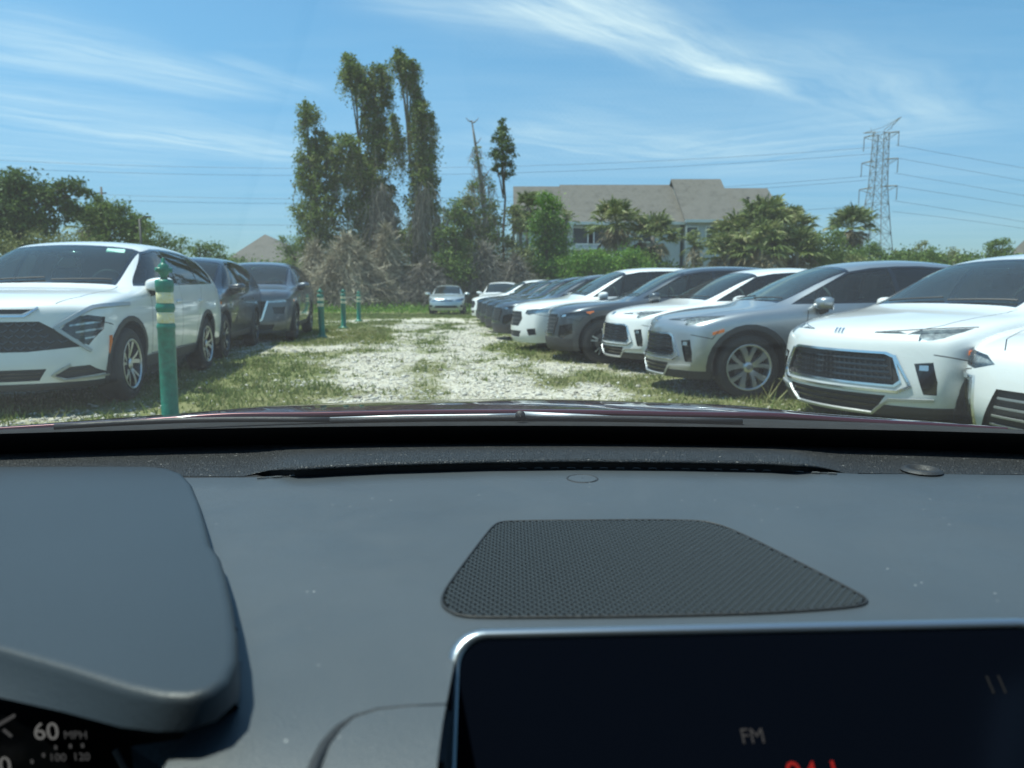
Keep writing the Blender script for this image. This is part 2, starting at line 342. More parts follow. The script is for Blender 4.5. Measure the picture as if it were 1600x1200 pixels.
def stones():
    n = 30000
    x = RNG.uniform(-8, 6, n*3); y = 4.5+RNG.random(n*3)**1.6*22
    g_ = samp(GM, x, y); keep = RNG.random(n*3) < .06+g_; x, y = x[keep][:n], y[keep][:n]; n = len(x)
    r = RNG.gamma(2.5, .0038, n)+.004; oc = np.array([(1, 0, 0), (0, 1, 0), (-1, 0, 0), (0, -1, 0), (0, 0, 1), (0, 0, -1)], float)
    th = RNG.uniform(0, 2*np.pi, n); c, s = np.cos(th), np.sin(th)
    P = oc[None]*RNG.uniform(.6, 1.4, (n, 6, 1)); P = P*np.stack([r*1.3, r, r*.6], 1)[:, None]
    Q = np.stack([P[..., 0]*c[:, None]-P[..., 1]*s[:, None], P[..., 0]*s[:, None]+P[..., 1]*c[:, None], P[..., 2]], -1)
    Q += np.stack([x, y, samp(GZ, x, y)+r*.15], 1)[:, None]
    f = np.array([(0, 1, 4), (1, 2, 4), (2, 3, 4), (3, 0, 4), (1, 0, 5), (2, 1, 5), (3, 2, 5), (0, 3, 5)])
    F_ = (f[None]+6*np.arange(n)[:, None, None]).reshape(-1, 3)
    o = np_mesh('gravel', Q.reshape(-1, 3), F_, [tintmat('shell_gravel', [(0, (.26, .23, .18)), (.3, (.50, .47, .40)), (1, (.70, .67, .60))], .85)], attrs={'tint': np.repeat(RNG.random(n), 6)}); tag(o, 'loose white shell gravel strewn over the lane', 'gravel', kind='stuff')
grass_blades(); stones()
# ------------------------------------------------------------------ trees and bushes
LEAF = dict(
    dark=tintmat('leaves_dark', [(0, (0.038, 0.079, 0.025)), (.5, (0.088, 0.151, 0.041)), (1, (0.186, 0.248, 0.068))], .55, .25),
    mid=tintmat('leaves_mid', [(0, (0.068, 0.123, 0.030)), (.5, (0.144, 0.222, 0.053)), (1, (0.254, 0.314, 0.090))], .55, .3),
    bright=tintmat('leaves_bright', [(0, (0.051, 0.140, 0.017)), (.5, (0.127, 0.264, 0.030)), (1, (0.254, 0.360, 0.062))], .5, .35),
    olive=tintmat('leaves_olive', [(0, (0.101, 0.123, 0.041)), (.5, (0.212, 0.239, 0.083)), (1, (0.360, 0.360, 0.173))], .65, .25),
    vine=tintmat('leaves_vine', [(0, (0.060, 0.102, 0.025)), (.45, (0.144, 0.215, 0.049)), (.8, (0.237, 0.272, 0.083)), (1, (0.360, 0.329, 0.179))], .6, .42))
M_BARK = mat('bark', (.13, .105, .085), rough=.9, var=.4, vscale=6, bump=.5, bscale=25)
M_BARKG = mat('grey_bark', (.20, .185, .165), rough=.9, var=.35, vscale=6, bump=.5, bscale=25)
M_DEAD = tintmat('dead_vine', [(0, (.18, .15, .105)), (.5, (.38, .33, .24)), (1, (.56, .50, .38))], .9)
M_DEADG = tintmat('grey_dead_vine', [(0, (.12, .105, .085)), (.5, (.25, .225, .19)), (1, (.38, .35, .30))], .9)
def rot_quads(C, size, aspect=.55, up=0.3):
    n = len(C); d = RNG.normal(0, 1, (n, 3)); d[:, 2] -= .25; d /= np.linalg.norm(d, axis=1)[:, None]
    nn = RNG.normal(0, 1, (n, 3)); nn[:, 2] += up*2; s = np.cross(d, nn); s /= np.linalg.norm(s, axis=1)[:, None]+1e-9
    size = np.asarray(size)[:, None]
    V = np.stack([C-d*size*.5, C+s*size*aspect*.5, C+d*size*.5, C-s*size*aspect*.5], 1)
    return V.reshape(-1, 3), np.arange(4*n).reshape(-1, 4)
def crown_pts(blobs, dens=1.0, clump=.42, per=26, sq=.85):
    """blobs: (x, y, z, r). Leaf clumps spread through each blob, denser at its skin"""
    out = []; tin = []
    for (x, y, z, r) in blobs:
        nc = max(5, int(dens*34*(r/1.0)**1.9)); u = RNG.normal(0, 1, (nc, 3)); u /= np.linalg.norm(u, axis=1)[:, None]
        rad = r*RNG.random(nc)**.42; c = u*rad[:, None]*np.array([1, 1, sq])+np.array([x, y, z]); c += RNG.normal(0, .06*r, c.shape)
        k = RNG.poisson(per, nc); cc = np.repeat(c, k, 0); sg = np.repeat(clump*RNG.uniform(.5, 1.2, nc)*min(1, .4+.35*r), k)
        out.append(cc+RNG.normal(0, 1, cc.shape)*sg[:, None]*np.array([1, 1, .7])); tin.append(np.repeat(RNG.normal(.45, .2, nc), k))
    P = np.concatenate(out); return P, np.clip(np.concatenate(tin)+RNG.normal(0, .13, len(P)), 0, 1)
def leaf_obj(name, P, tint, size, m, parent=None, aspect=.6, up=.3, smooth=False):
    V, Fq = rot_quads(P, RNG.uniform(.7, 1.35, len(P))*size, aspect, up)
    return np_mesh(name, V, Fq, [m], parent, {'tint': np.repeat(tint, 4)})
def ribbons(name, paths, wd, m, parent=None, tint=None):
    """paths (n, k, 3) -> crossed thin ribbons"""
    paths = np.asarray(paths); n, k, _ = paths.shape; t = np.gradient(paths, axis=1); ref = RNG.normal(0, 1, (n, 1, 3)); s = np.cross(t, ref); s /= np.linalg.norm(s, axis=2)[..., None]+1e-9
    tap = np.linspace(1, .35, k)[None, :, None]*np.asarray(wd).reshape(-1, 1, 1)
    V = np.stack([paths-s*tap, paths+s*tap], 2).reshape(-1, 3); i = np.arange(n)[:, None]*k*2+np.arange(k-1)[None]*2; i = i.reshape(-1)
    Fq = np.stack([i, i+1, i+3, i+2], 1); tn = RNG.random(n) if tint is None else tint
    return np_mesh(name, V, Fq, [m], parent, {'tint': np.repeat(tn, k*2)})
def px_blobs(lst, D, spread=.6):
    out = []
    for (px, py, r) in lst:
        p = at_y(px, py, D); rr = r*D/F_PX; out.append((p.x, p.y+random.uniform(-spread, spread)*rr, p.z, rr))
    return out
def limb_tree(root, base, tops, r0, m, name='trunk'):
    mb = MB(); b = Vector(base); t0 = Vector(tops[0]); H = t0.z-b.z
    pts = [b]+[b.lerp(t0, f)+Vector((random.uniform(-.12, .12), random.uniform(-.12, .12), 0))*min(1, H/6) for f in (.2, .4, .6, .8)]+[t0]
    mb.tube(pts, [r0, r0*.9, r0*.78, r0*.62, r0*.42, r0*.15], 7)
    for t in tops[1:]:
        t = Vector(t); f = max(.12, min(.85, (t.z-b.z)/H*.72)); q = b.lerp(t0, f); mid = q.lerp(t, .5)+Vector((0, 0, .12*(t-q).length))
        mb.tube([q, mid, t], [r0*.5, r0*.35, r0*.1], 5)
    return mb.build(name, m, root, True)
def gz_far(x, y): return ground_z(x)*(1-min(1, max(0, (y-30)/15)))
def tree(blobs_px, D, label, kind='mid', size=.16, dens=1.0, trunk_px=None, r0=.14, group='trees beyond the lot', name='broadleaf_tree', cat='tree', clump=.42, per=26, bark=None, sq=.85):
    B = px_blobs(blobs_px, D); cx = sum(b[0]*b[3] for b in B)/sum(b[3] for b in B)
    if trunk_px: cx = at_y(trunk_px, 450, D).x
    root = empty(name, (0, 0, 0)); base = (cx, D, gz_far(cx, D)-.05)
    P, t = crown_pts(B, dens, clump, per, sq); P[:, 2] = np.maximum(P[:, 2], .05); leaf_obj('crown', P, t, size, LEAF[kind], root)['kind'] = 'stuff'
    tops = [(b[0], b[1], b[2]) for b in sorted(B, key=lambda b: -b[2])[:7]]
    limb_tree(root, base, tops, r0, bark or M_BARK); tag(root, label, cat, group); return root, B
def hang(B, n, len_, D):
    zt = max(b[2] for b in B)
    """vine strands dropping from the blobs"""
    paths = []
    for _ in range(n):
        x, y, z, r = random.choice(B); a = random.uniform(0, 6.28); rr = r*random.uniform(.5, 1.05); p = np.array([x+rr*math.cos(a), y+rr*math.sin(a), z+random.uniform(-.3, .3)*r]); L = random.uniform(.4, 1)*len_*(.35+1.0*max(0, 1-z/zt)**.8)
        k = np.linspace(0, 1, 7)[:, None]; q = p+k*np.array([random.uniform(-.5, .5), random.uniform(-.4, .4), -L])+RNG.normal(0, .09, (7, 3))*k; q[:, 2] = np.maximum(q[:, 2], .02); paths.append(q)
    return np.array(paths)
def vine_tree(blobs, D, label, kind='vine', size=.15, strands=260, slen=2.6, trunk=None, dens=1.15, dead=.4, group='vine-draped trees in the middle', name='vine_covered_tree', per=24):
    root, B = tree(blobs, D, label, kind, size*1.15, dens*1.55, trunk, .13, group, name, per=per, clump=.24, bark=M_BARKG, sq=1.05)
    S_ = hang(B, strands, slen, D)
    ribbons('hanging_vines', S_, RNG.uniform(.008, .02, len(S_)), M_DEADG, root)
    k = RNG.integers(0, len(S_), len(S_)*24); j = RNG.integers(0, 7, len(k)); P = S_[k, j]+RNG.normal(0, .09, (len(k), 3)); leaf_obj('vine_leaves', P, np.clip(RNG.normal(.5, .25, len(P)), 0, 1), size*.85, LEAF[kind], root)
    return root
D1 = 46
vine_tree([(482,176,19),(478,192,8),(500,208,9),(484,225,12),(508,226,14),(476,250,14),(498,252,18),(520,250,20),(542,228,22),(553,243,14),(480,285,20),(508,290,26),(535,280,16),(480,330,24),(512,335,30),(548,325,18),(486,375,24),(520,385,32),(490,425,22)], D1, 'leftmost vine-draped tree with a round tuft on its tip', trunk=497, strands=420, slen=3.2)
vine_tree([(545,96,13),(541,112,11),(556,108,14),(570,122,14),(553,128,14),(592,108,12),(602,118,10),(588,132,15),(604,142,9),(574,146,16),(580,166,15),(598,160,11),(583,188,18),(598,200,12),(580,212,20),(594,232,18),(582,250,22),(566,256,16),(548,262,15),(560,280,20),(584,280,24),(600,300,20),(575,310,26),(600,335,24),(575,350,28),(612,365,22),(590,385,34),(560,400,30),(610,420,30),(580,440,30)], D1+1.5, 'tallest vine-draped tree, forked bushy top above a ragged green column', trunk=590, strands=620, slen=3.0)
vine_tree([(624,88,10),(622,102,11),(634,98,12),(634,114,13),(646,104,8),(641,126,10),(650,138,6),(652,150,5),(656,160,9),(660,178,16),(668,188,12),(654,192,14),(664,208,17),(650,212,9),(660,235,19),(668,255,17),(655,262,18),(664,285,22),(655,310,24),(670,325,20),(662,350,27),(650,375,24),(676,380,22),(660,405,32),(640,440,30),(680,440,28),
           (614,182,4),(618,196,4),(620,205,4),(614,226,7),(624,232,8),(628,218,5)], D1+.5, 'vine-draped tree with a leaning club-shaped top', trunk=668, strands=640, slen=3.2)
# dead snag
def snag():
    root = empty('dead_tree', (0, 0, 0)); D = 47; mb = MB()
    mb.tube([at_y(766, 478, D), at_y(762, 400, D), at_y(757, 330, D), at_y(750, 270, D), at_y(742, 220, D), at_y(737, 188, D)], [.30, .24, .17, .12, .08, .035], 8)
    for a in (((737,190),(728,184)), ((738,192),(748,184)), ((743,225),(752,215)), ((747,250),(736,243)), ((752,280),(768,262)), ((757,320),(740,300))):
        mb.tube([at_y(*a[0], D), at_y((a[0][0]+a[1][0])/2, (a[0][1]+a[1][1])/2+2, D-.2), at_y(*a[1], D-.3)], [.05, .035, .015], 5)
    mb.build('trunk', M_BARKG, root, True)
    B = px_blobs([(745,236,7),(748,255,10),(752,275,13),(744,290,12),(762,292,12),(752,312,19),(762,335,20),(745,350,18),(764,370,24),(748,395,24),(765,420,24)], D)
    P, t = crown_pts(B, .9, .26, 18); leaf_obj('vine_leaves', P, t, .14, LEAF['vine'], root)
    S_ = hang(B, 300, 2.2, D); ribbons('hanging_vines', S_, RNG.uniform(.012, .03, len(S_)), M_DEADG, root); tag(root, 'bare-topped dead trunk with vines, just left of the dark pine', 'tree')
snag()
r_, _ = tree([(785,190,6),(783,200,9),(787,212,11),(778,218,10),(795,222,9),(784,232,15),(770,240,8),(798,240,9),(784,250,14),(775,262,8),(796,258,8),(788,272,9),(799,270,5)], 48, 'slim dark pine with a ragged crown on a bare trunk left of the apartment block', 'dark', .13, 1.7, 789, .11, None, 'pine_tree', clump=.24, per=34)
# shrubs between and in front of the tall ones
low_specs = [([(742,292,9),(736,315,13),(768,322,11),(775,345,15),(740,345,17),(770,375,20),(742,385,20),(775,405,20)], 50, 'vine', 'vine thicket wrapped round the dead trunk, reaching the pine'),
             ([(712,318,9),(704,335,13),(722,345,15),(700,365,20),(715,385,22),(700,410,26),(722,430,26)], 45, 'mid', 'loose green shrub between the leaning vine tree and the dead trunk'),
             ([(728,312,10),(720,335,14),(738,350,16),(735,370,18),(728,400,22)], 49, 'olive', 'thin olive tree crowding the dead trunk'),
             ([(800,330,10),(806,350,13),(798,380,16),(812,400,20),(795,425,24),(820,435,24)], 47, 'olive', 'olive shrub below the dark pine'),
             ([(850,312,13),(868,318,12),(858,335,18),(842,350,20),(866,355,20),(850,380,24),(872,385,20),(856,410,26)], 50, 'bright', 'bright green broadleaf tree before the left end of the apartment block'),
             ([(838,418,16),(870,425,22),(905,410,22),(930,405,16),(890,440,26),(930,432,22)], 48, 'bright', 'bright green bush left of the two shaggy palms'),
             ([(950,412,18),(985,402,20),(1000,418,16),(965,435,24),(1005,436,20)], 49, 'bright', 'bright green bush under the two shaggy palms'),
             ([(1265,372,14),(1250,390,20),(1275,400,22),(1300,372,16),(1300,398,22)], 55, 'mid', 'dark leafy tree right of the big palm clump'),
             ([(1345,398,14),(1365,385,9),(1372,398,12),(1355,415,16),(1385,410,12)], 60, 'mid', 'small broken-crowned tree at the foot of the lattice tower'),
             ([(1440,384,7),(1432,395,10),(1452,396,10),(1415,402,8),(1440,410,14),(1462,408,9),(1402,396,4),(1478,410,12)], 62, 'olive', 'yellowish loose tree between the lattice tower and the white crossover roof'),
             ([(1488,398,10),(1500,404,9),(1476,406,9),(1492,414,14)], 66, 'olive', 'low round tree right of the yellowish loose tree'),
             ([(1556,385,10),(1565,378,8),(1550,398,12),(1568,395,12)], 62, 'mid', 'tree beside the brown house roof at the right edge'),
             ([(1320,408,12),(1340,412,14),(1310,420,14)], 57, 'olive', 'low olive bush under the lone shaggy palm')]
for b, D, k, lab in low_specs: tree(b, D, lab, k, .17, 1.6, group='shrubs and small trees beyond the cars', name='shrub_tree', r0=.09, per=26)
# left side
tree([(0,290,26),(40,285,22),(18,310,28),(60,300,22),(80,310,18),(45,335,32),(100,295,14),(118,290,14),(128,300,10),(95,325,20),(5,350,34),(70,350,26),(110,325,12),(30,380,30),(-40,310,40),(-40,360,40)], 44, 'big dark spreading oak at the left edge', 'dark', .22, 1.25, 30, .2, name='oak_tree', clump=.38)
tree([(150,318,14),(135,335,16),(160,330,14),(175,340,16),(190,325,12),(150,360,24),(190,355,22),(210,345,14),(225,350,12),(215,370,20),(170,385,22)], 46, 'mid-green tree right of the big oak, behind the white SUV roof', 'mid', .18, 1.6, 170, .12)
tree([(228,348,9),(235,360,10),(228,375,14)], 45, 'narrow tree beside the lamp post', 'mid', .15, 1.3, 230, .1)
tree([(60,375,20),(100,378,20),(20,385,22),(130,380,18)], 42, 'pale low shrub in front of the big oak', 'olive', .15, 1.1, 80, .1)
tree([(250,372,12),(265,378,12),(245,390,16),(275,392,14),(290,385,8),(284,376,4)], 52, 'small tree left of the rounded bush over the black SUV', 'mid', .15, 1.1, 262, .1)
tree([(322,388,12),(308,394,12),(338,392,12),(352,398,8),(325,402,14),(312,384,5)], 50, 'rounded bush showing over the black SUV roof', 'mid', .14, 1.3, 325, .1)
tree([(450,378,8),(444,388,10),(458,392,12),(462,372,8),(452,404,14),(468,385,10),(440,372,4)], 54, 'dark tree behind the hipped roof, at the edge of the vines', 'mid', .14, 1.2, 455, .1)
# dead brush
def brush(cx, cy, rpx, hpx, D, n, label, m):
    root_p = at_y(cx, cy, D); H = hpx*D/F_PX; W_ = rpx*D/F_PX; base = max(0, root_p.z-H)
    lump = lambda th: 1+.25*np.sin(3*th+cx)+.2*np.sin(5*th+1.3*cx)
    th = RNG.uniform(0, 2*np.pi, n); f = RNG.random(n)**.75                      # f: height fraction down the heap
    rad = W_*(.10+.9*f**1.2)*lump(th)*RNG.uniform(.55, 1.05, n); z = root_p.z-H*f*.95
    c = np.stack([root_p.x+np.cos(th)*rad, D+np.sin(th)*rad*.6, z], 1)
    outw = np.stack([np.cos(th), np.sin(th)*.6, np.full(n, -1.0)], 1)+RNG.normal(0, .75, (n, 3)); outw /= np.linalg.norm(outw, axis=1)[:, None]
    L = RNG.uniform(.4, 1.9, n)[:, None, None]; k = (np.linspace(0, 1, 6)-.4)[None, :, None]
    P = c[:, None]+outw[:, None]*k*L; bend = RNG.normal(0, .28, (n, 1, 3)); P = P+bend*(k**2)*L*1.6+RNG.normal(0, .035, P.shape); P[..., 2] = np.maximum(P[..., 2], .02)
    o = ribbons('dead_brush', P, RNG.uniform(.010, .028, n), m, None, np.clip(RNG.normal(.5, .25, n)+.25*np.sin(th*4), 0, 1)); tag(o, label, 'brush', 'heaps of dead vine between the trees'); return o
brush(542, 372, 74, 105, 43, 6840, 'broad tan heap of dead vine stems under the tallest tree', M_DEAD)
brush(490, 385, 38, 92, 44, 2470, 'tan curtain of dead vine at the left foot of the vine trees', M_DEAD)
brush(603, 356, 32, 115, 44, 2300, 'steep cone of dead vine with a narrow tip', M_DEAD)
brush(668, 410, 55, 62, 44, 3230, 'grey brown tangle right of the steep cone', M_DEADG)
brush(758, 385, 42, 92, 45, 3420, 'grey thicket behind the pale sedan and white car', M_DEADG)
brush(806, 405, 40, 68, 45, 2090, 'brown stems below the olive shrub', M_DEADG)
def strands_obj():
    paths = []
    for (px, py, n) in ((596, 300, 140), (592, 322, 200), (606, 330, 160), (660, 300, 120), (655, 340, 160), (690, 340, 60)):
        for _ in range(n):
            p = np.array(at_y(px+random.gauss(0, 7), py+random.gauss(0, 8), D1-1.2)); k = np.linspace(0, 1, 6)[:, None]; L = random.uniform(.8, 3.2)
            paths.append(p+k*np.array([random.gauss(0, .5), random.gauss(0, .2), -L])+RNG.normal(0, .08, (6, 3)))
    o = ribbons('dead_strands', paths, RNG.uniform(.01, .025, len(paths)), M_DEADG); tag(o, 'pale grey dead vine strands hanging over the tall trees', 'brush', kind='stuff')
strands_obj()
def understory():
    B = []
    for px in range(455, 860, 15): B.append((px+random.uniform(-5, 5), random.uniform(425, 466), random.uniform(14, 26)))
    P, t = crown_pts(px_blobs(B, 48), 1.6, .4, 24); P = P[P[:, 2] > .02]; t = np.clip(RNG.normal(.4, .25, len(P)), 0, 1)
    o = leaf_obj('undergrowth', P, t, .19, LEAF['vine']); tag(o, 'mixed low undergrowth at the foot of the vine trees', 'undergrowth', kind='stuff')
    B = [(px+random.uniform(-8, 8), random.uniform(420, 446), random.uniform(16, 30)) for px in range(-60, 460, 22)]+[(px+random.uniform(-8, 8), random.uniform(408, 440), random.uniform(16, 30)) for px in range(850, 1720, 22)]
    P, t = crown_pts(px_blobs(B, 58), 1.0, .45, 26); P = P[P[:, 2] > .02]
    o = leaf_obj('hedge_undergrowth', P, np.clip(RNG.normal(.4, .22, len(P)), 0, 1), .24, LEAF['mid']); tag(o, 'continuous dark undergrowth along the far edge of the lot', 'undergrowth', kind='stuff')
    # weedy fringe in front of the vines
    n = 9000; x = RNG.uniform(-17, 6, n); y = 40+RNG.normal(0, 2.2, n); z = np.abs(RNG.normal(0, .22, n))
    o = leaf_obj('weeds', np.stack([x, y, z], 1), np.clip(RNG.normal(.5, .25, n), 0, 1), .17, LEAF['bright'], aspect=.3); tag(o, 'fringe of green weeds before the thicket', 'weeds', kind='stuff')
understory()
# palms
M_FROND = tintmat('palm_frond', [(0, (.06, .095, .03)), (.5, (.16, .205, .06)), (.8, (.26, .29, .11)), (1, (.36, .31, .16))], .5, .2)
M_SKIRT = tintmat('dead_frond', [(0, (.11, .09, .06)), (.5, (.24, .20, .13)), (1, (.40, .34, .22))], .85, .1)
def palm_meshes(seed, nf=46, feather=False):
    rng = np.random.default_rng(seed); V = []; Fc = []; T = []
    Vs = []; Fs = []; Ts = []
    def strip(V, Fc, T, p0, p1, p2, w, t):
        d = p2-p0; s = np.cross(d, np.array([rng.normal(), rng.normal(), rng.normal()])); s = s/(np.linalg.norm(s)+1e-9)*w; n = len(V)
        V += [p0-s*.5, p0+s*.5, p1+s, p1-s, p2]; Fc += [(n, n+1, n+2, n+3), (n+3, n+2, n+4, n+4)]; T += [max(0, t-.22), max(0, t-.22), t, t, min(1, t+.35)]
    for i in range(nf):
        dead = i > nf*.72; el = rng.uniform(-.15, 1.45) if not dead else rng.uniform(-1.35, -.35); az = rng.uniform(0, 2*np.pi)
        d = np.array([math.cos(az)*math.cos(el), math.sin(az)*math.cos(el), math.sin(el)]); L = rng.uniform(.75, 1.05)*(1 if not dead else .75)
        hub = d*L; hub[2] -= .12*L; t = rng.uniform(.15, .85)
        A = (V, Fc, T) if not dead else (Vs, Fs, Ts)
        strip(*A, d*.08, hub*.5, hub, .02, t)
        side = np.cross(d, [0, 0, 1]); side /= np.linalg.norm(side)+1e-9; up = np.cross(side, d)
        if feather: ks = 22
        else: ks = 17
        for k in range(ks):
            if feather:
                q = k/(ks-1); org = hub*q*2.0; org[2] -= .55*q*q; dirn = side*(1 if k % 2 else -1)*.8+d*.55; ll = .55*math.sin(math.pi*min(1, q*.9+.12))
            else:
                a = (k/(ks-1)-.5)*3.9; org = hub; dirn = d*math.cos(a)+side*math.sin(a)+up*.12*rng.normal(); ll = rng.uniform(.62, .85)*(1-.12*abs(a))
            p1 = org+dirn*ll*.6; p2 = org+dirn*ll; p2 = p2+np.array([0, 0, -.22*ll*rng.uniform(.5, 1.8)])
            strip(*A, org, p1, p2, .038, min(1, max(0, t+rng.normal(0, .12))))
    def mk(nm, V, Fc, T, m):
        me = bpy.data.meshes.new(nm); me.from_pydata([tuple(v) for v in V], [], [tuple(dict.fromkeys(f)) for f in Fc]); me.materials.append(m)
        a = me.attributes.new('tint', 'FLOAT', 'POINT'); a.data.foreach_set('value', np.array(T, np.float32)); return me
    return mk('fronds', V, Fc, T, M_FROND), mk('dead_fronds', Vs, Fs, Ts, M_SKIRT)
PALM = [palm_meshes(s, 60) for s in (1, 2, 3)]+[palm_meshes(9, 22, True)]
def palm(px, py, D, rpx, label, k=0, lean=0, fat=1.0):
    c = at_y(px, py, D); s_ = rpx*D/F_PX/1.22; root = empty('palm_tree', (c.x-lean, D, gz_far(c.x, D)))
    h = c.z-root.location.z
    t = MB(); t.tube([(0, 0, -.05), (lean*.3, 0, h*.4), (lean*.8, 0, h*.8), (lean, 0, h)], [.20*fat, .17*fat, .16*fat, .18*fat], 9); t.build('trunk', M_BARKG, root, True)
    for me in PALM[k]:
        o = bpy.data.objects.new('crown' if me.name.startswith('frond') else 'dead_skirt', me); link(o, root); o['kind'] = 'stuff'; o.location = (lean, 0, h); o.scale = (s_,)*3; o.rotation_euler = (0, 0, random.uniform(0, 6))
    tag(root, label, 'palm', 'palms beyond the cars')
palm(962, 352, 60, 38, 'shaggy palm, left one of the pair before the apartment block', 0)
palm(1020, 370, 59, 37, 'shaggy palm with brown skirt, right one of the pair before the apartment block', 1)
palm(1195, 350, 55, 42, 'palm topping the big clump right of the apartment block', 2)
palm(1230, 364, 57, 40, 'upper right palm in the big clump', 0); palm(1155, 372, 56, 40, 'leftmost palm in the big clump', 1)
palm(1190, 388, 53, 42, 'low palm at the front of the big clump', 0); palm(1245, 394, 54, 38, 'low right palm of the big clump, yellowing', 2); palm(1138, 398, 54, 34, 'low left palm of the big clump', 2)
palm(1330, 356, 64, 33, 'lone shaggy palm left of the lattice tower', 2)
palm(826, 322, 56, 22, 'slim palm near the left end of the apartment block', 2, .3, .8); palm(812, 345, 55, 18, 'short palm beside the slim palm', 1, -.3, .8)
palm(885, 345, 57, 20, 'pale palm just right of the bright green broadleaf tree', 3, 0, .6); palm(1085, 385, 56, 27, 'light feathery palm before the pale wall', 3, 0, .5)
palm(142, 352, 50, 30, 'brownish palm among the trees over the white SUV', 1)

# ------------------------------------------------------------------ buildings
def shingle_mat():
    m, N, L, b = newmat('roof_shingles'); b.inputs['Roughness'].default_value = .9
    tc = N.new('ShaderNodeTexCoord'); n = N.new('ShaderNodeTexNoise'); n.inputs['Scale'].default_value = 1.2; n.inputs['Detail'].default_value = 8; L.new(tc.outputs['Object'], n.inputs[0])
    mp = N.new('ShaderNodeMapping'); mp.inputs['Scale'].default_value = (1.2, .01, 9); L.new(tc.outputs['Object'], mp.inputs[0]); n2 = N.new('ShaderNodeTexNoise'); n2.inputs['Scale'].default_value = 3; L.new(mp.outputs[0], n2.inputs[0])
    a = N.new('ShaderNodeMath'); L.new(n.outputs[0], a.inputs[0]); L.new(n2.outputs[0], a.inputs[1])
    r = N.new('ShaderNodeValToRGB'); L.new(a.outputs[0], r.inputs[0]); e = r.color_ramp.elements; e[0].position = .6; e[0].color = (.066, .062, .054, 1); e[1].position = 1.3; e[1].color = (.130, .122, .107, 1); L.new(r.outputs[0], b.inputs[0]); return m
M_SHING = shingle_mat(); M_SIDING = mat('pale_siding', (.42, .47, .50), rough=.7, var=.05, vscale=3); M_WTRIM = mat('white_trim', (.72, .74, .74), rough=.6)
M_WGLASS = mat('dark_window', (.02, .026, .03), rough=.08, coat=.5); M_SCREEN = mat('porch_screen', (.035, .042, .05), rough=.6); M_VENT = mat('roof_vent', (.05, .05, .05), rough=.6)
def gable(name, x0, x1, y0, z0, z1, dep, root, over=.6, base=0.0, hip=False):
    """a block whose roof slopes towards the lot"""
    w_ = MB(); w_.box(((x0+x1)/2, y0+dep/2, (z0+base)/2), (x1-x0-.02, dep, z0-base)); w_.build('wall', M_SIDING, root)
    r = MB(); t = .22; ym = y0+dep/2
    for yy, s_ in ((y0-over, 1), (y0+dep+over, -1)):
        hx = (x1-x0)*.22 if hip else 0
        a = (x0-.3, yy, z0); b = (x1+.3, yy, z0); c = (x1+.3-hx, ym, z1); d = (x0-.3, ym, z1)
        n = len(r.v); r.v += [a, b, c, d]+[(q[0], q[1], q[2]-t) for q in (a, b, c, d)]; r.f += [(n, n+1, n+2, n+3), (n+7, n+6, n+5, n+4), (n, n+4, n+5, n+1), (n+1, n+5, n+6, n+2), (n+3, n+7, n+4, n)]
    r.build('roof', M_SHING, root)
    for xx in (x0-.0, x1-.0): g_ = MB(); g_.quad((xx, y0, z0-.2), (xx, y0+dep, z0-.2), (xx, ym, z1-.25)); g_.build('gable_end', M_SIDING, root)
    f = MB(); f.box(((x0+x1)/2, y0-over-.02, z0-.12), (x1-x0+.6, .05, .30)); f.build('fascia_board', M_WTRIM, root)
def win(root, x, y, z, w_, h, screen=False):
    fr = MB(); 
    for (cx, cz, sx, sz) in ((x-w_/2, z, .10, h+.1), (x+w_/2, z, .10, h+.1), (x, z-h/2, w_-.1, .10), (x, z+h/2, w_-.1, .10)): fr.box((cx, y-.06, cz), (sx, .12, sz))
    f = fr.build('window_frame', M_WTRIM, root); p = MB(); p.box((x, y-.02, z), (w_-.1, .04, h-.1)); p.build('pane', M_SCREEN if screen else M_WGLASS, f)
    if not screen: q = MB(); q.box((x, y-.06, z), (w_-.1, .03, .05)); q.build('sash_bar', M_WTRIM, f)
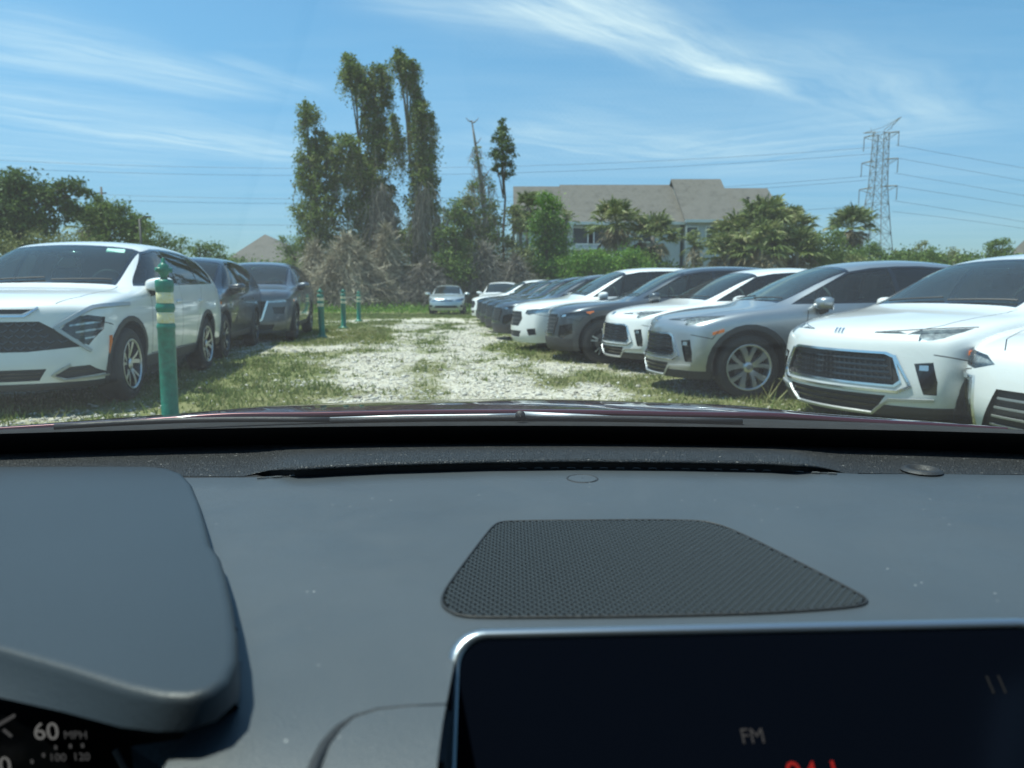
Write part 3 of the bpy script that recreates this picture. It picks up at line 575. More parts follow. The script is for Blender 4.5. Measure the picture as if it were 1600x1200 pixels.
def apartments():
    D = 75; root = empty('apartment_block', (13, D, 0)); inv = Vector((-13, -D, 0))
    X = lambda px, d=D: (px-800)/F_PX*(d*CP)
    for (a, b, yo, z0, z1, dep, hp) in ((806, 872, 1.2, 8.4, 13.0, 11, False), (877, 1040, 0, 8.35, 13.15, 13, False), (1045, 1112, -.8, 8.5, 13.65, 13, False), (1121, 1190, .6, 8.5, 12.8, 12, False)):
        k = (D+dep/2)/D
        gable('block', X(a)*k-13, X(b)*k-13, yo, z0, z1, dep, root, hip=hp)
    for px in (905, 930): win(root, X(px)-13+.3, -.001, 7.0, 2.3, 1.7, True)
    for (px, z) in ((845, 4.6), (905, 4.3), (935, 4.3), (965, 7.1), (1000, 7.1), (990, 4.3)): win(root, X(px)+.4-13, .0, z, 1.5, 1.5)
    for (px, z) in ((1062, 7.1), (1092, 7.1), (1070, 4.1), (1100, 4.1)): win(root, X(px)+.9-13, -.8, z, 1.2, 1.5)
    for (px, z) in ((822, 4.9), (848, 7.0)): win(root, X(px)+.4-13, 1.2, z, 1.2, 1.6)
    b = MB(); b.box((X(918)-12.7, -.6, 5.6), (5.4, 1.2, .2)); b.box((X(918)-12.7, -1.17, 6.05), (5.4, .06, .08)); b.box((X(890)-12.9, -1.17, 4.2), (.2, .1, 8.2)); b.box((X(948)-12.6, -1.17, 4.2), (.2, .1, 8.2))
    for i in range(18): b.box((X(918)-12.7-2.6+i*.3, -1.17, 5.9), (.04, .04, .4))
    b.build('balcony', M_WTRIM, root)
    for (px, z) in ((952, 11.3), (952, 10.4), (1103, 11.5), (1162, 11.3)):
        v = MB(); yy = (z-8.35)/4.0*6.5-.3; v.box((X(px)*1.06-13, yy, z), (.3, .3, .45)); v.build('roof_vent', M_VENT, root)
    tag(root, 'long pale apartment block with brown shingle roof behind the palms', 'building')
apartments()
def hiphouse(px0, px1, peak_px, peak_py, eave_py, D, label, dep=10):
    X = lambda px: (px-800)/F_PX*D*CP*1.0
    zt = at_y(peak_px, peak_py, D+dep/2).z; ze = at_y(peak_px, eave_py, D).z; x0, x1 = X(px0), X(px1); xm = X(peak_px)*(1+dep/2/D)
    cx = (x0+x1)/2; root = empty('house', (cx, D, 0)); b = MB(); b.box((0, dep/2, ze/2), (x1-x0-1.0, dep-1, ze)); b.build('wall', M_SIDING, root)
    e = [(x0-cx, 0, ze), (x1-cx, 0, ze), (x1-cx, dep, ze), (x0-cx, dep, ze)]; pk = (xm-cx, dep/2, zt); r = MB()
    for i in range(4): r.quad(e[i], e[(i+1) % 4], pk)
    r.quad(*e[::-1]); r.build('roof', M_SHING, root); win(root, (x1-x0)*-.2, .5, ze-1.4, 1.4, 1.3); win(root, -(x1-x0)*.40, .5, ze-1.4, .9, 1.3); tag(root, label, 'house', 'small houses behind the trees')
hiphouse(345, 492, 418, 366, 412, 62, 'small house whose hipped brown roof rises over the dark grey SUV')
hiphouse(1697, 1900, 1708, 255, 390, 60, 'brown roofed house cut by the right edge of the picture')

# ------------------------------------------------------------------ lattice tower, lines, poles
M_STEEL = mat('galvanised_steel', (.20, .215, .22), rough=.6, metal=.4); M_WIRE = mat('power_wire', (.07, .075, .08), rough=.6); M_WOOD = mat('weathered_pole', (.14, .12, .10), rough=.9)
def tower():
    D = 168; c = at_y(1361, 457, D); root = empty('lattice_tower', (c.x, D, 0)); U = Vector((5.6, -7.2, 0)).normalized(); Vv = Vector((U.y, -U.x, 0)); mb = MB()
    zpx = lambda py: at_y(1378, py, D).z
    lv = [(0, 4.3), (zpx(420), 3.45), (zpx(390), 2.95), (zpx(365), 2.5), (zpx(340), 2.15), (zpx(318), 1.85), (zpx(292), 1.5), (zpx(270), 1.42), (zpx(250), 1.36), (zpx(230), 1.3), (zpx(208), 1.25)]
    cor = lambda i, k: U*(lv[i][1]*(1 if k in (0, 1) else -1))+Vv*(lv[i][1]*(1 if k in (1, 2) else -1))+Vector((0, 0, lv[i][0]))
    for i in range(len(lv)-1):
        for k in range(4):
            mb.tube([cor(i, k), cor(i+1, k)], .11, 4); a, b = cor(i, k), cor(i, (k+1) % 4); c_, d = cor(i+1, k), cor(i+1, (k+1) % 4)
            mb.tube([a, d], .055, 3); mb.tube([b, c_], .055, 3); mb.tube([c_, d], .06, 3)
            if i > 4: m1 = (a+c_)/2; m2 = (b+d)/2; mb.tube([m1, m2], .045, 3)
    mb.build('lattice_frame', M_STEEL, root)
    ends = []
    for (pyl, pyr, L) in ((211, 209, 3.9), (252, 250, 4.1), (294, 292, 4.3)):
        z = zpx((pyl+pyr)/2)
        for sg in (1, -1):
            a = MB(); tip = U*L*sg+Vector((0, 0, z))
            for o_ in (Vv*.9, -Vv*.9): a.tube([U*1.2*sg+o_+Vector((0, 0, z+.1)), tip], .09, 4); a.tube([U*1.2*sg+o_+Vector((0, 0, z-1.3)), tip-Vector((0, 0, .1))], .06, 3)
            a.build('cross_arm', M_STEEL, root)
            ins = MB(); ins.tube([tip, tip-Vector((0, 0, 3.2))], .10, 5); ins.build('insulator', M_STEEL, root); ends.append(tip-Vector((0, 0, 3.3)))
    a = MB(); z = zpx(205)
    for sg in (1, -1):
        tip = U*4.2*sg+Vector((0, 0, z+(2.4 if sg > 0 else .3)))
        for o_ in (Vv*.9, -Vv*.9): a.tube([U*.9*sg+o_+Vector((0, 0, z)), tip+Vv*0], .08, 4)
        a.tube([Vector((0, 0, z+.8)), tip], .06, 3); a.tube([U*2.5*sg+Vector((0, 0, z+1.2)), U*2.2*sg+Vector((0, 0, z-.1))], .05, 3)
    a.build('earth_wire_peak', M_STEEL, root); tag(root, 'tall grey lattice power tower on the right skyline', 'power tower')
tower()
def wire(pts, D0, D1_, label, r=.035):
    n = len(pts); P = []
    xs = [p[0] for p in pts]; ys = [p[1] for p in pts]; c = np.polyfit(xs, ys, min(2, n-1)); x0, x1 = xs[0], xs[-1]
    for i in range(25):
        t = i/24; x = x0+(x1-x0)*t; P.append(at_y(x, float(np.polyval(c, x)), D0+(D1_-D0)*t))
    m = MB(); m.tube(P, r, 4); o = m.build('power_line', M_WIRE); tag(o, label, 'power line', 'wires running from the lattice tower')
for i, (a, b) in enumerate(((226, 262), (246, 282), (270, 305), (290, 322), (313, 346), (330, 356))):
    wire([(1400-i, a), (1500, (a+b)/2+1.5), (1600, b), (1900, b+56)], 165, 235, ['highest','second highest','third highest','fourth highest','fifth highest','lowest'][i]+' wire running right from the lattice tower')
for i, pts in enumerate((((1361,229),(1180,244),(800,262),(455,262),(0,249),(-500,215)), ((1361,239),(1180,254),(800,273),(455,273),(0,261),(-500,230)),
                         ((1357,272),(1180,290),(800,313),(455,309),(165,300),(-400,268)), ((1356,280),(1180,294),(800,320),(455,317),(165,308),(-400,278)), ((1353,318),(1180,336),(800,352),(455,350),(0,338),(-400,320)))):
    wire(list(pts), 168, 178, ['highest','second highest','middle','second lowest','lowest'][i]+' wire running left from the lattice tower', .03)
def poles():
    c = at_y(158, 292, 60); root = empty('utility_pole', (c.x, 60, 0)); m = MB(); m.tube([(0, 0, 0), (0, 0, c.z)], .12, 8, r1=.08); m.build('pole', M_WOOD, root, True); m = MB(); m.box((0, 0, c.z-.5), (.8, .08, .1)); m.build('cross_arm', M_WOOD, root); tag(root, 'wooden utility pole poking above the trees on the left', 'pole')
    c = at_y(218, 342, 38); root = empty('lamp_post', (c.x, 38, 0)); m = MB(); m.tube([(0, 0, 0), (0, 0, c.z)], .08, 8, r1=.06); m.build('pole', M_PLAST, root, True); m = MB(); m.tube([(0, 0, c.z-.1), (.2, 0, c.z+.1), (.35, 0, c.z+.12)], .035, 6); m.box((.45, 0, c.z+.11), (.3, .16, .07)); m.build('lamp_head', M_PLAST, root); tag(root, 'thin dark lamp post behind the white SUV roof', 'lamp post')
poles()
# ------------------------------------------------------------------ cars
def gen_rows(L, W, H, nose, cowl, belt, sc, st, rd=.10, tail=1.1, sedan=False, bow=.30, r0=.38, boxy=False):
    lp = lambda a, b, t: a+(b-a)*t
    Hw = H-.07
    rows = [(r0, .905*W, nose-.05, nose, .67*W, nose-.015, bow),
            (.62, .975*W, lp(nose-.05, belt, .45), lp(nose, cowl, .42)+.01, .69*W, lp(nose, cowl, .42)-.005, .2),
            (lp(.62, sc, .5), .99*W, lp(nose-.05, belt, .85), lp(nose, cowl, .80), .71*W, lp(nose, cowl, .8)-.015, .15),
            (sc, W, belt-.01, cowl, .745*W, cowl-.02, .12),
            (lp(sc, st, .5), W, belt, lp(cowl, Hw, .56), .735*W, lp(cowl, Hw, .56)-.05, .09),
            (st, W, belt+.01, Hw, .685*W, Hw-.05, .05),
            (st+.4, W, belt+.015, H-.012, .665*W, H-.078, 0)]
    if sedan:
        rows += [(st+1.0, W, belt+.02, H, .65*W, H-.07, 0), (L*.70, W, belt+.03, H-.08, .64*W, H-.14, 0), (L*.80, .99*W, belt+.04, lp(H, tail, .6), .66*W, lp(H, tail, .6)-.03, 0),
                 (L*.87, .975*W, belt+.04, tail+.02, .70*W, tail, 0), (L*.975, .9*W, tail-.07, tail-.02, .68*W, tail-.03, -.09)]
    else:
        rows += [(lp(st+.4, L*.78, .5), W, belt+.025, H, .655*W, H-.07, 0), (L*.78, .995*W, belt+.04, H-rd*.28, .645*W, H-.075-rd*.3, 0),
                 (L*.885, .98*W, belt+.07, H-rd, .63*W, H-rd-.07, 0), (L*.948, .955*W, belt+.07, lp(H-rd, tail, .62), .645*W, lp(H-rd, tail, .62)-.03, 0),
                 (L*.978, .90*W, belt, tail, .68*W, tail-.02, -.09)]
    if boxy:
        def wid(r, k): return (*r[:4], r[4]*k, *r[5:])
        rows[4] = wid(rows[4], 1.02); rows[5] = wid(rows[5], 1.05); rows[6] = wid(rows[6], 1.09); rows[7] = wid(rows[7], 1.11)
        rows[8] = (L*.80, .995*W, belt+.04, H-.02, .73*W, H-.09, 0); rows[9] = (L*.915, .985*W, belt+.05, H-.07, .71*W, H-.14, 0)
        rows[10] = (L*.958, .965*W, belt+.05, lp(H-.07, tail, .5), .71*W, lp(H-.07, tail, .5)-.03, 0); rows[11] = (L*.984, .92*W, belt, tail, .71*W, tail-.02, -.07)
    return rows
FRONT_T = None
def car_cage(P):
    rows = P['rows']; N = len(rows)-1
    fz, ff, fw = P['front_z'], P['front_f'], P['front_w']
    szl, sw = P['side_z'], P['side_w']
    def top(i, k):
        s, W, zb, zc, yr, zr, bow = rows[i]; g = max(0, min(1, (zr-zb)/.3))
        y = (0, .42*yr, .79*yr, yr, (yr+W)/2+.035*g, W)[k]
        z = (zc, zc-(zc-zr)*.13, zc-(zc-zr)*.5, zr, zr-(zr-zb)*(.42+.06*g), zb)[k]
        return Vector((-(s-bow*(1-(y/W)**2)), y, z))
    def low(pos, j):                                        # pos: ('f',k) ('s',i) ('r',k)
        t, q = pos
        if t == 'f':
            p = top(0, q); W = rows[0][1]; u = p.y/W
            return Vector((p.x-ff[j]*(1-.35*u**4), p.y*fw[j], fz[j]+P.get('front_rise', 0)*u**3*(1 if j < 1 else 0)))
        if t == 's':
            s, W, zb, *_ = rows[q]
            if q == 1: zz = .55*fz[j]+.45*(szl[j]*zb)
            elif q == N-1: zz = szl[j]*zb*.95+.03
            else: zz = szl[j]*zb
            k = .5 if q in (1, N-1) else 1
            return Vector((-s, W+sw[j]*k, zz))
        p = top(N, q); W = rows[N][1]; u = p.y/W
        return Vector((p.x-(.0, .07, .08, .05)[j]*(1-.35*u**4), p.y*(.97, 1.02, 1.05, 1.04)[j], (.30, .48, .68, .88)[j]*rows[N][2]/1.0))
    pos = [('f', k) for k in range(6)]+[('s', i) for i in range(1, N)]+[('r', k) for k in range(5, -1, -1)]
    V, Fc = [], []
    def quad(a, b, c, d):
        for sgn in (1, -1):
            n = len(V); V.extend([Vector((p.x, p.y*sgn, p.z)) for p in (a, b, c, d)]); Fc.append((n, n+1, n+2, n+3) if sgn > 0 else (n+3, n+2, n+1, n))
    for i in range(N):
        for k in range(5): quad(top(i, k), top(i+1, k), top(i+1, k+1), top(i, k+1))
    def tp(p): return top(0, p[1]) if p[0] == 'f' else top(p[1], 5) if p[0] == 's' else top(N, p[1])
    for a, b in zip(pos[:-1], pos[1:]):
        for j in range(4):
            hi = (lambda q: tp(q)) if j == 3 else (lambda q: low(q, j+1))
            quad(low(a, j), hi(a), hi(b), low(b, j))
    return V, Fc
class Car:
    def __init__(s, P, level):
        s.P = P; s.L = P['L']; s.level = level
        V, Fc = car_cage(P)
        me = bpy.data.meshes.new('cage'); me.from_pydata([tuple(v) for v in V], [], Fc)
        bm = bmesh.new(); bm.from_mesh(me); bmesh.ops.remove_doubles(bm, verts=bm.verts, dist=2e-4); bmesh.ops.recalc_face_normals(bm, faces=bm.faces)
        bm.to_mesh(me); bm.free()
        o = bpy.data.objects.new('cage', me); COL.objects.link(o); md = o.modifiers.new('s', 'SUBSURF'); md.levels = level; md.render_levels = level
        dg = bpy.context.evaluated_depsgraph_get(); ev = o.evaluated_get(dg).to_mesh()
        bm = bmesh.new(); bm.from_mesh(ev); bpy.data.objects.remove(o)
        bm.normal_update()
        lay = bm.verts.layers.float_vector.new('n0'); s.reg = bm.faces.layers.int.new('reg')
        c = sum((f.calc_center_median() for f in bm.faces), Vector())/len(bm.faces)
        flip = sum((f.normal.dot(f.calc_center_median()-c) for f in bm.faces)) < 0
        if flip:
            for f in bm.faces: f.normal_flip()
            bm.normal_update()
        for v in bm.verts: v[lay] = v.normal
        s.bm = bm; s.bvh = BVHTree.FromBMesh(bm); s.regs = {}; s.root = None
        s.lay = bm.verts.layers.float_vector['n0']; s.reg = bm.faces.layers.int['reg']
    def rid(s, name):
        if name not in s.regs: s.regs[name] = len(s.regs)+1
        return s.regs[name]
    def cut(s, name, planes, filt, src=(0,)):
        """split the body surface along the planes and give the faces inside them the region `name`"""
        bm = s.bm; reg = s.reg; src = [0 if q == 0 else s.rid(q) for q in src]; rid = s.rid(name) if name else 0
        inside = [f for f in bm.faces if f[reg] in src and filt(f.calc_center_median(), f.normal)]
        for co, no in planes:
            co, no = Vector(co), Vector(no)
            keep = []; split = []
            for f in inside:
                ds = [(v.co-co).dot(no) for v in f.verts]
                if min(ds) >= -1e-6: keep.append(f)
                elif max(ds) > 1e-6: split.append(f)
            if split:
                geom = set(split)
                for f in split: geom.update(f.edges); geom.update(f.verts)
                r = bmesh.ops.bisect_plane(bm, geom=list(geom), dist=1e-6, plane_co=co, plane_no=no)
                fs = {g for g in r['geom'] if isinstance(g, bmesh.types.BMFace)}
                keep += [f for f in fs if (f.calc_center_median()-co).dot(no) > 0]
            inside = keep
        for f in inside: f[reg] = rid
        return inside
    def polyplanes(s, pts, view):
        n = len(pts); cx = sum(p[0] for p in pts)/n; cy = sum(p[1] for p in pts)/n; out = []
        for i in range(n):
            a, b = pts[i], pts[(i+1) % n]; nx_, ny_ = -(b[1]-a[1]), b[0]-a[0]
            if nx_*(cx-a[0])+ny_*(cy-a[1]) < 0: nx_, ny_ = -nx_, -ny_
            l = math.hypot(nx_, ny_)
            if l < 1e-7: continue
            nx_ /= l; ny_ /= l
            if view == 'side': out.append(((-a[0], 0, a[1]), (-nx_, 0, ny_)))
            elif view == 'front': out.append(((0, a[0], a[1]), (0, nx_, ny_)))
            else: out.append(((-a[1], a[0], 0), (-ny_, nx_, 0)))
        return out
    def side(s, name, pts, src=(0,), ymin=.45, nmin=.3):
        for sg in (1, -1):
            s.cut(name if isinstance(name, str) else name[0 if sg > 0 else 1], s.polyplanes(pts, 'side'), lambda c, n: c.y*sg > ymin and n.y*sg > nmin, src)
    def front(s, name, pts, smax=.9, src=(0,), mirror=False, nmax=.1):
        s.cut(name if isinstance(name, str) else name[0], s.polyplanes(pts, 'front'), lambda c, n: c.x > -smax and n.x > nmax, src)
        if mirror: s.cut(name if isinstance(name, str) else name[1], s.polyplanes([(-a, b) for a, b in pts], 'front'), lambda c, n: c.x > -smax and n.x > nmax, src)
    def top(s, name, pts, nz=.25, zmin=.5, src=(0,)):
        s.cut(name, s.polyplanes(pts, 'top'), lambda c, n: n.z > nz and c.z > zmin, src)
    def seam(s, pts, view='side', wd=.008, name='seam', src=(0,), mirror=True):
        for a, b in zip(pts[:-1], pts[1:]):
            d = Vector((b[0]-a[0], b[1]-a[1])); l = d.length; d /= l; n = Vector((-d.y, d.x))*wd/2; e = d*wd*.4
            q = [(a[0]-e.x+n.x, a[1]-e.y+n.y), (b[0]+e.x+n.x, b[1]+e.y+n.y), (b[0]+e.x-n.x, b[1]+e.y-n.y), (a[0]-e.x-n.x, a[1]-e.y-n.y)]
            if view == 'side': s.side(name, q, src)
            elif view == 'front': s.front(name, q, src=src, mirror=mirror)
            else:
                s.top(name, q, src=src)
                if mirror: s.top(name, [(-x, y) for x, y in q], src=src)
    def loc(s, v): return Vector((v[0]+s.L/2, v[1], v[2]))
    def export(s, regname, name, m, parent, off=0.0, wall=False, dirv=None, lining=None, filt=None, smooth=True):
        rid = 0 if regname == 0 else s.rid(regname); reg = s.reg
        fs = [f for f in s.bm.faces if f[reg] == rid and (filt is None or filt(f.calc_center_median()))]
        if not fs: return None
        vm = {}; V = []; NRM = []
        for f in fs:
            for v in f.verts:
                if v not in vm:
                    n = Vector(v[s.lay]); n = n.normalized() if n.length > .1 else v.normal
                    vm[v] = len(V); d = Vector(dirv) if dirv else n; V.append(s.loc(v.co+d*off)); NRM.append(n)
        faces = [tuple(vm[v] for v in f.verts) for f in fs]; nv = len(V)
        ln = [NRM[i] for fc in faces for i in fc]
        if wall and off:
            fset = set(fs); bmap = {}
            for f in fs:
                for l in f.loops:
                    if not any(g in fset for g in l.edge.link_faces if g is not f):
                        a, b = l.vert, l.link_loop_next.vert
                        for q in (a, b):
                            if q not in bmap: bmap[q] = len(V); V.append(s.loc(q.co-(NRM[vm[q]]*.004 if off > 0 else Vector()))) ; NRM.append(Vector((0, 0, 0)))
                        fc = (vm[a], bmap[a], bmap[b], vm[b]); faces.append(fc)
            ln += [Vector((0, 0, 0))]*(4*(len(faces)-len(fs)))
        if lining is not None:
            pass
        me = bpy.data.meshes.new(name); me.from_pydata([tuple(v) for v in V], [], faces); me.materials.append(m)
        me.polygons.foreach_set('use_smooth', [i < len(fs) for i in range(len(faces))]); me.update()
        try: me.normals_split_custom_set([tuple(n) for n in ln])
        except Exception as e: print('normals', e)
        return link(bpy.data.objects.new(name, me), parent)
    def hit(s, view, a, b, sg=1):
        if view == 'front': r = s.bvh.ray_cast(Vector((3, a, b)), Vector((-1, 0, 0)))
        elif view == 'side': r = s.bvh.ray_cast(Vector((-a, 3*sg, b)), Vector((0, -sg, 0)))
        else: r = s.bvh.ray_cast(Vector((-b, a, 4)), Vector((0, 0, -1)))
        return (r[0], r[1]) if r[0] is not None else (None, None)
    def bar(s, mb, view, pts, wd, dep, sg=1, step=.035, off=0.0, mirror=False, w1=None):
        sets = [pts]
        if mirror: sets.append([(-x, y) for x, y in pts])
        for ps in sets:
            path = []
            for a, b in zip(ps[:-1], ps[1:]):
                n = max(1, int(math.hypot(b[0]-a[0], b[1]-a[1])/step))
                path += [(a[0]+(b[0]-a[0])*i/n, a[1]+(b[1]-a[1])*i/n) for i in range(n)]
            path.append(ps[-1]); H = []
            for p in path:
                h, n = s.hit(view, p[0], p[1], sg)
                if h is not None:
                    if n.dot(Vector((1, 0, 0)) if view == 'front' else Vector((0, sg, 0)) if view == 'side' else Vector((0, 0, 1))) < 0: n = -n
                    H.append((h, n))
            if len(H) < 2: continue
            base = len(mb.v); m_ = len(H)
            for i, (h, n) in enumerate(H):
                t = (H[min(i+1, m_-1)][0]-H[max(0, i-1)][0]).normalized(); sd_ = t.cross(n).normalized()
                wv = wd if w1 is None else wd+(w1-wd)*i/(m_-1)
                c = h+n*off
                for q in (c-sd_*wv/2-n*.004, c-sd_*wv/2*.8+n*dep, c+sd_*wv/2*.8+n*dep, c+sd_*wv/2-n*.004): mb.v.append(tuple(s.loc(q)))
            for i in range(m_-1):
                q = base+4*i
                for k in range(4): mb.f.append((q+k, q+(k+1) % 4, q+4+(k+1) % 4, q+4+k))
            mb.f.append((base+3, base+2, base+1, base)); q = base+4*(m_-1); mb.f.append((q, q+1, q+2, q+3))
def interp_rows(P, s, col):
    r = P['rows']; return float(np.interp(s, [q[0] for q in r], [q[col] for q in r]))
def circ(cx, cz, r, n=26, a0=0): return [(cx+r*math.cos(2*math.pi*k/n+a0), cz+r*math.sin(2*math.pi*k/n+a0)) for k in range(n)]
WHEEL_MESH = {}
def wheel_meshes(style, R_=.345, rr=.24, lod=0):
    key = (style, R_, rr, lod)
    if key in WHEEL_MESH: return WHEEL_MESH[key]
    seg = 40 if lod == 0 else 20
    t = MB(); w_ = .11
    prof = [(rr-.004, -.02), (rr+.012, 0.0), (rr+.05, .004), (R_-.03, -.004), (R_-.010, -.018), (R_, -.04), (R_, -.085), (R_-.004, -.11), (R_, -.135), (R_, -.18), (R_-.010, -.205), (R_-.03, -.22), (rr, -.22)]
    t.lathe(prof, seg, axis='y')
    tyre = t.build('tyre', M_TYRE, None, True); COL.objects.unlink(tyre)
    r = MB(); r.lathe([(rr+.004, .004), (rr-.006, .008), (rr-.016, -.004), (rr-.022, -.02), (rr-.028, -.18)], seg, axis='y')
    nb = 5 if style in ('kia', 'cx') else 5 if style == 'turbine' else 5
    def spoke(th0, th1, r0, r1, w0, w1, y0=-.035, y1=-.006, dep=.03):
        n = len(r.v)
        ns = 5
        for i in range(ns+1):
            f = i/ns; rad = r0+(r1-r0)*f; th = th0+(th1-th0)*f; wv = w0+(w1-w0)*f; yy = y0+(y1-y0)*(1-(1-f)**2)
            cx, cz = rad*math.cos(th), rad*math.sin(th); tx, tz = -math.sin(th), math.cos(th)
            for q, dy in ((-.5, -dep), (-.42, 0), (.42, -.0), (.5, -dep)): r.v.append((cx+tx*wv*q, yy+dy, cz+tz*wv*q))
        for i in range(ns):
            for k in range(3): q = n+4*i+k; r.f.append((q, q+1, q+5, q+4))
    for k in range(nb):
        a = 2*math.pi*k/nb+.3
        if style == 'turbine':
            spoke(a-.10, a-.30, .04, rr-.014, .040, .085); spoke(a+.12, a+.34, .04, rr-.014, .034, .060)
        elif style == 'kia':
            spoke(a-.12, a-.20, .04, rr-.012, .030, .030); spoke(a+.10, a+.36, .04, rr-.012, .040, .055)
        elif style == 'cx':
            spoke(a-.08, a-.16, .04, rr-.012, .032, .028); spoke(a+.10, a+.18, .04, rr-.012, .032, .028)
        else:
            spoke(a, a, .04, rr-.012, .05, .075)
    r.lathe([(.001, -.008), (.03, -.008), (.055, -.018), (.062, -.06)], 20, axis='y')
    rim = r.build('rim', M_RIM, None, False); COL.objects.unlink(rim); 
    rim.data.materials.append(M_RIMD)
    if style in ('cx',):
        for p in rim.data.polygons:
            c = p.center; rad = math.hypot(c.x, c.z)
            if not (rad > rr-.11 and rad < rr-.02 and p.normal.y > .5): p.material_index = 1
    if style == 'kia':
        for p in rim.data.polygons:
            if abs(p.normal.y) < .8 and math.hypot(p.center.x, p.center.z) < rr-.015: p.material_index = 1
    bme = bmesh.new(); bme.from_mesh(rim.data); bmesh.ops.recalc_face_normals(bme, faces=bme.faces)
    for f in bme.faces: f.smooth = math.hypot(f.calc_center_median().x, f.calc_center_median().z) > rr-.03
    bme.to_mesh(rim.data); bme.free()
    d = MB(); d.lathe([(.001, -.07), (.145, -.07), (.15, -.08), (.15, -.09)], 24, axis='y'); disc = d.build('brake_disc', M_DISC, None); COL.objects.unlink(disc)
    dk = MB(); dk.lathe([(.001, -.125), (rr-.02, -.125)], 20, axis='y'); back = dk.build('wheel_back', M_DARK, None); COL.objects.unlink(back)
    WHEEL_MESH[key] = (tyre.data, rim.data, disc.data, back.data)
    return WHEEL_MESH[key]
def add_wheels(car, root, style, s_f, s_r, yo, R_, rr, steer=0, lod=0):
    ms = wheel_meshes(style, R_, rr, lod)
    for (s_, sg) in ((s_f, 1), (s_f, -1), (s_r, 1), (s_r, -1)):
        e = empty('wheel', (car.L/2-s_, sg*yo, R_), (0 if sg > 0 else math.pi)+(steer if s_ == s_f else 0), root)
        for nm, me in zip(('tyre', 'rim', 'brake_disc', 'hub_shield'), ms):
            o = bpy.data.objects.new(nm, me); link(o, e); o.rotation_euler = (0, s_*1.7+sg, 0)
def rounded_box(name, c, d, m, parent, r=.03, rz=0, seg=3, tilt=0):
    b = MB(); b.box((0, 0, 0), d); o = b.build(name, m, parent); o.location = c; o.rotation_euler = (0, tilt, rz); return bevelled(o, r, seg)
def seats(car, root, sf):
    L = car.L
    for y in (.37, -.37):
        x = L/2-sf
        st = rounded_box('seat', (x, y, .62), (.50, .48, .16), M_SEAT, root, .05)
        rounded_box('seat_back', (-.27, 0, .30), (.13, .46, .58), M_SEAT, st, .06, tilt=-.30)
        rounded_box('headrest', (-.40, 0, .64), (.09, .26, .17), M_SEAT, st, .04, tilt=-.25)
    st = rounded_box('rear_bench', (L/2-sf-.95, 0, .62), (.50, 1.25, .16), M_SEAT, root, .05)
    rounded_box('bench_back', (-.27, 0, .30), (.13, 1.25, .56), M_SEAT, st, .06, tilt=-.30)
